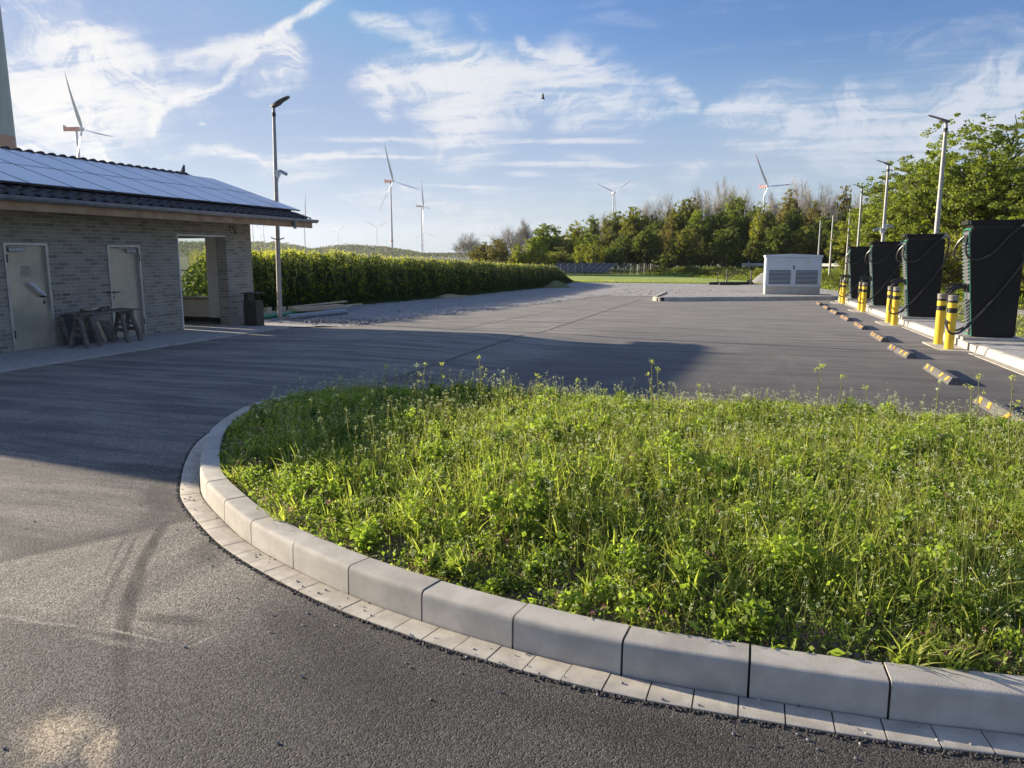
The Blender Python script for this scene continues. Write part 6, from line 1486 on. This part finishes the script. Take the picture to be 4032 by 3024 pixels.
def ordw(n):
    s_ = ['first', 'second', 'third', 'fourth', 'fifth', 'sixth', 'seventh', 'eighth', 'ninth', 'tenth', 'eleventh', 'twelfth', 'thirteenth', 'fourteenth', 'fifteenth', 'sixteenth', 'seventeenth', 'eighteenth', 'nineteenth', 'twentieth']
    return s_[n] if n < 20 else '%dth' % (n + 1) if (n + 1) % 10 not in (1, 2, 3) else '%d%s' % (n + 1, {1: 'st', 2: 'nd', 3: 'rd'}[(n + 1) % 10])
cnt = {}
for az, D, top, wd, key in WOOD:
    x, y = ray_at(az, D); zb = gz(x, y) - .1 ; s_ = wd / (2 * {'g': 4.7, 'h': 3.6, 'b': 4.2}[key[0]]); k = cnt.get(key, 0); cnt[key] = k + 1
    nm, d = KIND[key]
    place_tree(key, nm, '%s of the far wood, %s such from the left' % (d, ordw(k)), x, y, zb, s_, (top - zb) / 13.6, pr.uniform(0, 6.28), 'trees of the far wood')

# understorey shrubs at the foot of the wood and on the bank
cnt = {}
for az, D, top, wd, key in [(-17.376, 120.22039390362582, 1.96, 3.24, 's2'), (-16.61, 114.07384357317964, 3.55, 2.99, 's2'), (-16.453, 114.92427308648085, 2.53, 4.05, 's0'), (-15.669, 120.82922187194373, 2.76, 3.92, 's0'), (-15.092, 108.40713377589537, 4.01, 3.43, 's2'), (-14.704, 119.61364162314425, 2.38, 3.75, 's2'), (-14.107, 113.53120663534004, 2.33, 3.83, 's2'), (-13.617, 114.65887902230953, 2.96, 4.32, 's0'), (-13.476, 121.75914446072464, 2.35, 3.01, 's1'), (-12.676, 116.01279520230777, 1.79, 4.46, 's1'), (-12.458, 122.11966401330972, 3.51, 4.45, 's2'), (-11.849, 111.88383957668908, 3.52, 3.99, 's2'), (-11.335, 122.12371238506326, 2.63, 4.31, 's1'), (-11.111, 109.7269001935056, 3.77, 2.78, 's2'), (-10.506, 115.50912225764839, 3.22, 3.19, 's2'), (-9.906, 111.63099753642996, 3.34, 2.55, 's1'), (-9.476, 111.71481804900823, 3.55, 3.45, 's1'), (-9.035, 116.76794095145998, 3.84, 4.44, 's0'), (-8.593, 123.27434085442776, 2.54, 4.64, 's1'), (-8.06, 114.81745087501041, 3.98, 2.69, 's1'), (-7.565, 116.07552747886182, 3.91, 3.51, 's1'), (-7.161, 116.64175291341417, 3.62, 4.09, 's1'), (-6.672, 111.67368050043238, 4.58, 2.82, 's1'), (-6.03, 120.75356100216794, 3.18, 4.28, 's1'), (-5.92, 109.12725556888986, 2.34, 3.95, 's1'), (-5.461, 111.99294761045476, 3.66, 2.7, 's1'), (-4.924, 110.6795249175579, 3.68, 2.92, 's0'), (-4.26, 112.71188443359156, 2.73, 3.76, 's1'), (-3.877, 114.18491367618351, 4.62, 3.3, 's0'), (-3.509, 123.7208593078635, 3.95, 4.63, 's1'), (-2.816, 113.75754088479215, 3.52, 3.8, 's0'), (-2.517, 121.98693885391353, 4.14, 4.57, 's1'), (-1.917, 119.78207701719107, 3.52, 3.38, 's1'), (-1.463, 120.84941500114851, 2.77, 2.89, 's0'), (-0.984, 115.7243635282376, 4.26, 4.24, 's1'), (-0.833, 118.72860785234433, 3.43, 4.18, 's1'), (-0.116, 114.05820514213262, 2.33, 4.03, 's1'), (0.247, 113.18830435327546, 4.52, 3.47, 's1'), (0.675, 116.68072646523171, 3.48, 3.45, 's0'), (1.006, 112.21711580368566, 2.43, 2.78, 's1'), (1.639, 117.1508849751678, 3.93, 3.01, 's0'), (2.084, 122.58871842959756, 2.97, 3.94, 's1'), (2.488, 112.48480544251325, 2.83, 2.65, 's0'), (2.974, 119.202505961587, 4.4, 4.09, 's1'), (3.175, 123.32793878948533, 4.05, 4.11, 's1'), (3.816, 113.25129997617536, 3.31, 2.48, 's0'), (4.041, 113.50020700760759, 3.31, 2.61, 's1'), (4.617, 114.68456887298522, 3.55, 2.57, 's1'), (4.874, 113.37179322163188, 3.11, 3.93, 's0'), (5.452, 120.04493966828717, 3.59, 2.69, 's0'), (5.879, 121.4261456121348, 3.11, 3.62, 's0'), (6.021, 120.9280769984441, 3.35, 2.72, 's1'), (6.689, 118.60250901461335, 3.91, 3.73, 's1'), (6.831, 112.12607381822407, 3.16, 3.98, 's1'), (7.467, 116.78266192045493, 3.09, 2.53, 's1'), (7.957, 114.58231924043318, 3.31, 3.41, 's1'), (8.316, 114.19867293908617, 3.38, 2.7, 's0'), (8.485, 123.80052060663283, 3.47, 3.36, 's1'), (8.997, 111.6388197410677, 3.98, 3.86, 's0'), (9.298, 121.55415625321945, 3.66, 4.07, 's1'), (9.657, 117.78226799714392, 3.34, 3.78, 's0'), (10.043, 111.90014879724666, 4.32, 2.39, 's1'), (10.644, 108.3442252439716, 2.98, 2.2, 's1'), (10.893, 110.46687353860551, 2.38, 3.02, 's1'), (11.125, 110.77187373394565, 3.24, 3.46, 's0'), (11.757, 109.71004375330496, 3.43, 3.0, 's1'), (11.947, 110.26689035242711, 2.34, 3.63, 's0'), (12.482, 117.97644124077037, 3.46, 3.46, 's1'), (12.868, 119.03352286880423, 3.06, 2.65, 's1'), (13.13, 121.79358383033022, 3.41, 2.82, 's0'), (13.538, 114.88274258962511, 3.82, 2.66, 's1'), (13.952, 114.33136711553227, 3.32, 2.77, 's1'), (14.187, 122.92223100861119, 2.51, 4.07, 's0'), (14.403, 110.21254582328157, 3.82, 2.33, 's1'), (15.051, 117.02515106214072, 3.53, 2.54, 's0'), (15.158, 116.45922783818742, 3.35, 3.05, 's1'), (15.721, 118.22577354090475, 3.29, 2.63, 's1'), (15.929, 111.60099336062027, 3.22, 2.76, 's1')]:
    x, y = ray_at(az, D); zb = gz(x, y) - .1 if D > 99 or az < 0 else gz(x, y) - .1; k = cnt.get(key, 0); cnt[key] = k + 1
    place_tree(key, 'shrub', '%s shrub at the foot of the wood, %s of its kind from the left' % ({'s0': 'olive', 's1': 'dark green', 's2': 'light green'}[key], ordw(k)), x, y, zb, wd / 4.6, (top - zb) / 3.3, pr.uniform(0, 6.28), 'undergrowth of the far wood', 'shrub')

# big trees on the right
BIG = [('A', 13.0, 52.5, 9.5, 5.2, 'largest leafy tree, crown reaching highest at the right of the picture', TL[4], 101, 42000, .088, 3.2),
       ('B', 9.2, 70, 8.6, 4.2, 'darker leafy tree behind the second lamp post from the right', TL[1], 102, 24000, .105, 3.6),
       ('C', 10.2, 60, 6.9, 4.2, 'broad leafy tree between the two tallest lamp posts', TL[4], 113, 30000, .09, 2.4),
       ('D', 7.3, 74, 5.6, 2.9, 'low yellow-green tree behind the farthest charger', TL[2], 104, 13000, .10, 1.8),
       ('E', 17.9, 48, 6.4, 3.4, 'leafy tree cut off by the right picture edge', TL[4], 105, 20000, .085, 2.2),
       ('F', 13.6, 66, 6.4, 4.2, 'shaded tree under and behind the largest tree', TL[1], 106, 18000, .10, 2.2)]
for key, az, D, top, rad, lab, lm, sd_, nl, ls, th in BIG:
    x, y = ray_at(az, D); zb = gz(x, y); tree_proto(key, sd_, top - zb, rad, th, lm, nl, ls, levels=4, fill=.30 if key != 'A' else .75)
    place_tree(key, 'leafy_tree', lab, x, y, zb - .1, 1, 1, 0, 'trees behind the chargers')
for i, (az, D, top, wd, key, lab) in enumerate(((11.3, 44, 2.6, 3.4, 's0', 'olive bush in the gap between the two nearest chargers'), (12.6, 47, 3.3, 4.4, 's2', 'tall light bush left of the nearest charger'), (9.3, 58, 2.4, 4, 's1', 'dark bush behind the third charger'),
        (15.3, 45, 2.8, 4.5, 's0', 'olive bush right of the nearest charger'), (17.6, 40, 2.6, 4, 's2', 'light bush at the right picture edge'), (7.4, 75, 2.6, 5, 's2', 'light bush between the bare lamp posts and the far charger'), (14.0, 52, 3.0, 5, 's1', 'dark bush hidden behind the nearest charger'))):
    x, y = ray_at(az, D); place_tree(key, 'bush', lab, x, y, gz(x, y) - .1, wd / 4.6, (top - gz(x, y)) / 3.3, i * 1.3, 'bushes behind the chargers', 'bush')

# ---------------------------------------------------------------- road bank and guard rails
ROADP = [Vector(p) for p in catmull([(-30, 118), (-16, 113), (-5, 106), (2.5, 93), (9.5, 79), (14.5, 58), (17.5, 46), (20.5, 30), (24, 8)], 8)]
RZ = [ -.75, -.55, -.02, .12, .30, .45, .55, .62, .70]
def road_z(f): i = min(7, int(f * 8)); t = f * 8 - i; return RZ[i] * (1 - t) + RZ[i + 1] * t
def bank():
    mb = MB(); L = arclen(ROADP); N = 120; rr_ = random.Random(2)
    for i in range(N + 1):
        p, nr = at_len(ROADP, L, L[-1] * i / N); f = i / N; z = road_z(f)      # nr points towards the lot (right-hand side of travel)
        for off, zz_ in ((7.0, None), (5.2, .25), (3.2, .62), (1.3, .95), (.6, 1.0), (-6.4, 1.0), (-8, .9), (-16, None)):
            q = p + nr * off; g = gz(q.x, q.y) - .03
            mb.v.append((q.x, q.y, g if zz_ is None else g + (z - g) * zz_ + (rr_.uniform(-.04, .04) if .1 < zz_ < 1 else 0)))
    for i in range(N):
        for k in range(7): a = i * 8 + k; mb.face((a, a + 1, a + 9, a + 8))
    structure(mb.build('road_bank', MVERGE, smooth=True))
    mb = MB()
    for i in range(N + 1):
        p, nr = at_len(ROADP, L, L[-1] * i / N); z = road_z(i / N) + .012
        for off in (.2, -6.0): q = p + nr * off; mb.v.append((q.x, q.y, z))
    for i in range(N): a = i * 2; mb.face((a, a + 1, a + 3, a + 2))
    structure(mb.build('road', MPATH))
bank()
def rail(off, f0, f1, lab, h=.62):
    L = arclen(ROADP); t = thing('guard_rail', lab, 'guard rail', (0, 0, 0), 0, 'guard rails along the road'); n = int((f1 - f0) * L[-1] / 2); mb = MB()
    prof = [(0, -.15), (.05, -.10), (.05, -.05), (.0, 0), (.05, .05), (.05, .10), (0, .15), (-.012, .15), (-.012, -.15)]
    for i in range(n + 1):
        f = f0 + (f1 - f0) * i / n; p, nr = at_len(ROADP, L, L[-1] * f); z = road_z(f) + h
        for u, v in prof: q = p + nr * (off + u); mb.v.append((q.x, q.y, z + v))
    k = len(prof)
    for i in range(n):
        for j in range(k): a = i * k + j; b = i * k + (j + 1) % k; mb.face((a, b, b + k, a + k))
    mb.build('rail', MGALV, t, smooth=True)
    for i in range(0, n + 1):
        f = f0 + (f1 - f0) * i / n; p, nr = at_len(ROADP, L, L[-1] * f); q = p + nr * (off - .08); z = road_z(f)
        m = MB(); m.box(-.04, -.04, -.2, .04, .04, h + .1); m.build('post', MGALV, t, loc=(q.x, q.y, z))
rail(.55, .275, .60, 'galvanised guard rail on the bank, passing behind the power cabinet'); rail(-6.6, .60, .90, 'guard rail on the far side of the road, at the right picture edge', .75); rail(.55, .66, .90, 'guard rail on the near side of the road, at the right picture edge', .55)
L_ = arclen(ROADP)
for f, lab in ((.285, 'white marker post where the guard rail begins'), (.42, 'white marker post behind the guard rail left of the cabinet'), (.555, 'white marker post right of the power cabinet')):
    p, nr = at_len(ROADP, L_, L_[-1] * f); t = thing('marker_post', lab, 'marker post', (p.x + nr.x * .3, p.y + nr.y * .3, road_z(f)), 0, 'white road marker posts')
    m = MB(); m.prism([(-.07, 0), (.07, 0), (.06, 1.0), (-.06, .94)], (-.05, .05), lambda u, v, w: (u, w, v)); m.build('post', MWHITE, t); m = MB(); m.box(-.071, -.052, .72, .071, .052, .86); m.build('black_band', MBAND, t)
# rough grass on the bank and verges
def tufts():
    L = arclen(ROADP); n = 70000; C = []; r = np.random.RandomState(5); f = r.rand(n); off = r.uniform(.4, 7.6, n); N = 400
    tab = [(at_len(ROADP, L, L[-1] * i / N)) for i in range(N + 1)]; px_ = np.array([t[0] for t in tab]); nx_ = np.array([t[1] for t in tab]); zz_ = np.array([road_z(i / N) for i in range(N + 1)])
    i = (f * N).astype(int); P = px_[i] + nx_[i] * off[:, None] + r.normal(0, .1, (n, 2)); g = gzn(P[:, 0], P[:, 1]); fr = np.interp(off, [.6, 1.3, 3.2, 5.2, 7.0], [1, .95, .62, .25, 0]); z = g + (zz_[i] - g) * fr
    pt = patch(P, .6, 4); hh_ = r.uniform(.05, .5, n) * (.35 + pt)
    global rs; k = rs; rs = r
    parts = [(*leaves(np.c_[P, z + hh_ * r.rand(n)], r.uniform(.06, .2, n), r.uniform(.02, .06, n), 1.6), 0)]
    n = 26000; P = np.stack([r.uniform(6.0, 17, n), r.uniform(8, 74, n)], 1); P = P[(np.abs(P[:, 0] - 10) > .75)]; n = len(P); parts.append((*leaves(np.c_[P, gzn(P[:, 0], P[:, 1]) + r.uniform(0, .16, n)], r.uniform(.03, .10, n), r.uniform(.008, .025, n), 1.8), 1))
    n = 15000; P = np.stack([r.uniform(-22, 9, n), 73 + r.exponential(.7, n)], 1); parts.append((*leaves(np.c_[P, gzn(P[:, 0], P[:, 1]) + r.uniform(0, .10, n)], r.uniform(.03, .10, n), r.uniform(.01, .03, n), 1.8), 1))
    rs = k; V, F, T, Mi = join(parts)
    tag(bigmesh('rough_grass', V, F, [TL[4], G2], T, Mi), 'rough grass and herbs on the road bank and verges', 'rough grass', kind='stuff')
tufts()

for i in range(26):      # low shrubs along the foot of the bank
    L = arclen(ROADP); f = .16 + i * .0195; p, nr = at_len(ROADP, L, L[-1] * f); q = p + nr * (4.6 + .5 * math.sin(i * 2.3)); k = ('s1', 's0', 's1', 's2')[i % 4]
    place_tree(k, 'shrub', 'low dark shrub at the foot of the road bank, %s from the left' % ordw(i), q.x, q.y, gz(q.x, q.y) - .1, .85 + .2 * math.sin(i), .36 + .08 * math.cos(i * 1.7), i * 1.1, 'shrubs along the bank foot', 'shrub')

# ---------------------------------------------------------------- solar park and fence
for i in range(5):
    px0 = 2200 + i * 44 - 30; x0, y0 = ray_at(az_of(2398 - (4 - i) * 46 - 46), 104 - i * .7); 
    t = thing('solar_table', '%s solar module table of the field, counted from the right' % ordw(4 - i), 'solar table', (x0, y0, gz(x0, y0)), R(17 - 4), 'solar tables in the field')
    m = MB(); m.hexa([(-.55, -.9, .35), (1.0, -.9, .30), (2.55, .9, 1.46), (1.0, .9, 1.52), (-.55, -.93, .40), (1.0, -.93, .35), (2.55, .87, 1.51), (1.0, .87, 1.57)])
    m.build('module', MPV2, t)
    m = MB()
    for u in (-.55, .22, 1.0): m.beam((u, -.96, .40), (u + 1.55, .84, 1.57), .05, .05)
    m.beam((.22, -.06, .97), (1.78, -.06, .95), .05, .05); m.build('module_frame', MGALV, t)
    for u in (.1, 1.6): m = MB(); m.box(u - .04, -.1, -.1, u + .04, 0, .9 if u > 1 else .8); m.build('leg', MGALV, t)
fence = thing('wire_fence', 'row of thin wooden fence posts in front of the far wood', 'fence')
for i in range(42):
    px = 2208 + i * 9.6 - (i * i) * .012; x, y = ray_at(az_of(px), 100.5 + .12 * i); m = MB(); hgt = 1.45 + pr.uniform(-.1, .1)
    m.lathe([(.045, -.2), (.045, hgt), (.03, hgt + .04)], 7); m.build('post', MOLDW if i % 3 else MGALV, fence, smooth=True, loc=(x, y, gz(x, y)))
m = MB(); a = [Vector((*ray_at(az_of(2208 + i * 9.6 - (i * i) * .012), 100.4 + .12 * i), 0)) for i in range(42)]
for z in (.3, .75, 1.2): m.tube([Vector((p.x, p.y, gz(p.x, p.y) + z)) for p in a], .008, 3)
m.build('wire', MGALV, fence)

# ---------------------------------------------------------------- distant hill and tree lines
def hills():
    prof = [(-900, 960), (300, 955), (900, 951), (985, 951), (1080, 953), (1150, 964), (1230, 982), (1290, 974), (1360, 964), (1400, 966), (1500, 973), (1600, 986), (1660, 998), (1900, 1000), (2600, 998), (3400, 1000), (5200, 1000)]
    az = np.array([az_of(p) for p, _ in prof]); D = 1400; hz = np.array([1.75 + (1005 - r_) / 3070. * dep(D, p) if abs(p) < 4500 else 4 for p, r_ in prof]); az_all = np.linspace(az[0], az[-1], 160)
    mb = MB(); h = np.interp(az_all, az, hz)
    for a, hh_ in zip(az_all, h):
        for dd, f in ((-420, 0), (-260, .30), (-120, .7), (0, .86), (200, .7), (500, 0)): x, y = ray_at(a, D + dd); mb.v.append((x, y, -1 + (hh_ + 1) * f * 1.0))
    for i in range(159):
        for k in range(5): q = i * 6 + k; mb.face((q, q + 1, q + 7, q + 6))
    structure(mb.build('hills', mat('hill_wood', (.070, .085, .030), .95, 0, .02, color2=(.040, .055, .022), bump=1.5, bscale=.12), smooth=True))
    r = np.random.RandomState(9); n = 5200; a = r.uniform(az[0], az[-1], n); dd = -420 + 440 * r.rand(n) ** .6; hh_ = np.interp(a, az, hz); f = np.interp(dd, [-420, -260, -120, 0, 30], [0, .30, .7, .86, .86])
    cx_ = (D + dd) * np.sin(np.radians(a)); cy_ = (D + dd) * np.cos(np.radians(a)); cz_ = -1 + (hh_ + 1) * f; rad = r.uniform(2.5, 5.5, n) * (.35 + .65 * np.clip(hh_ / 18, 0, 1))
    k = 26; C = np.repeat(np.stack([cx_, cy_, cz_ + rad * .2], 1), k, 0); u = r.normal(size=(n * k, 3)); u /= np.linalg.norm(u, axis=1)[:, None]; C = C + u * np.repeat(rad, k)[:, None] * np.array([1, 1, .8]); 
    global rs; kk = rs; rs = r; V, F, T = leaves(C, r.uniform(.8, 1.6, n * k), r.uniform(.5, 1.0, n * k), .7); rs = kk
    T = np.clip(np.repeat(r.rand(n), k) * .75 + T * .25, 0, 1)
    tag(bigmesh('hillside_wood', V, F, leafmat('hill_leaves', (.045, .060, .020), (.125, .135, .035), .3, .02), T), 'far hillside wood behind the rape field', 'wood', kind='stuff')
hills()

# ---------------------------------------------------------------- air
mb = MB(); mb.box(-6100, -6100, -2.2, 6100, 6100, 225)
hm = bpy.data.materials.new('haze_air'); hm.use_nodes = True; nt = hm.node_tree; nt.nodes.clear()
pv = node(nt, 'ShaderNodeVolumePrincipled', {'Color': (.86, .91, 1.0, 1), 'Density': 0.0001, 'Anisotropy': .35})
o_ = nt.nodes.new('ShaderNodeOutputMaterial'); nt.links.new(pv.outputs[0], o_.inputs['Volume'])
hz_ = mb.build('haze', hm); hz_['kind'] = 'stuff'
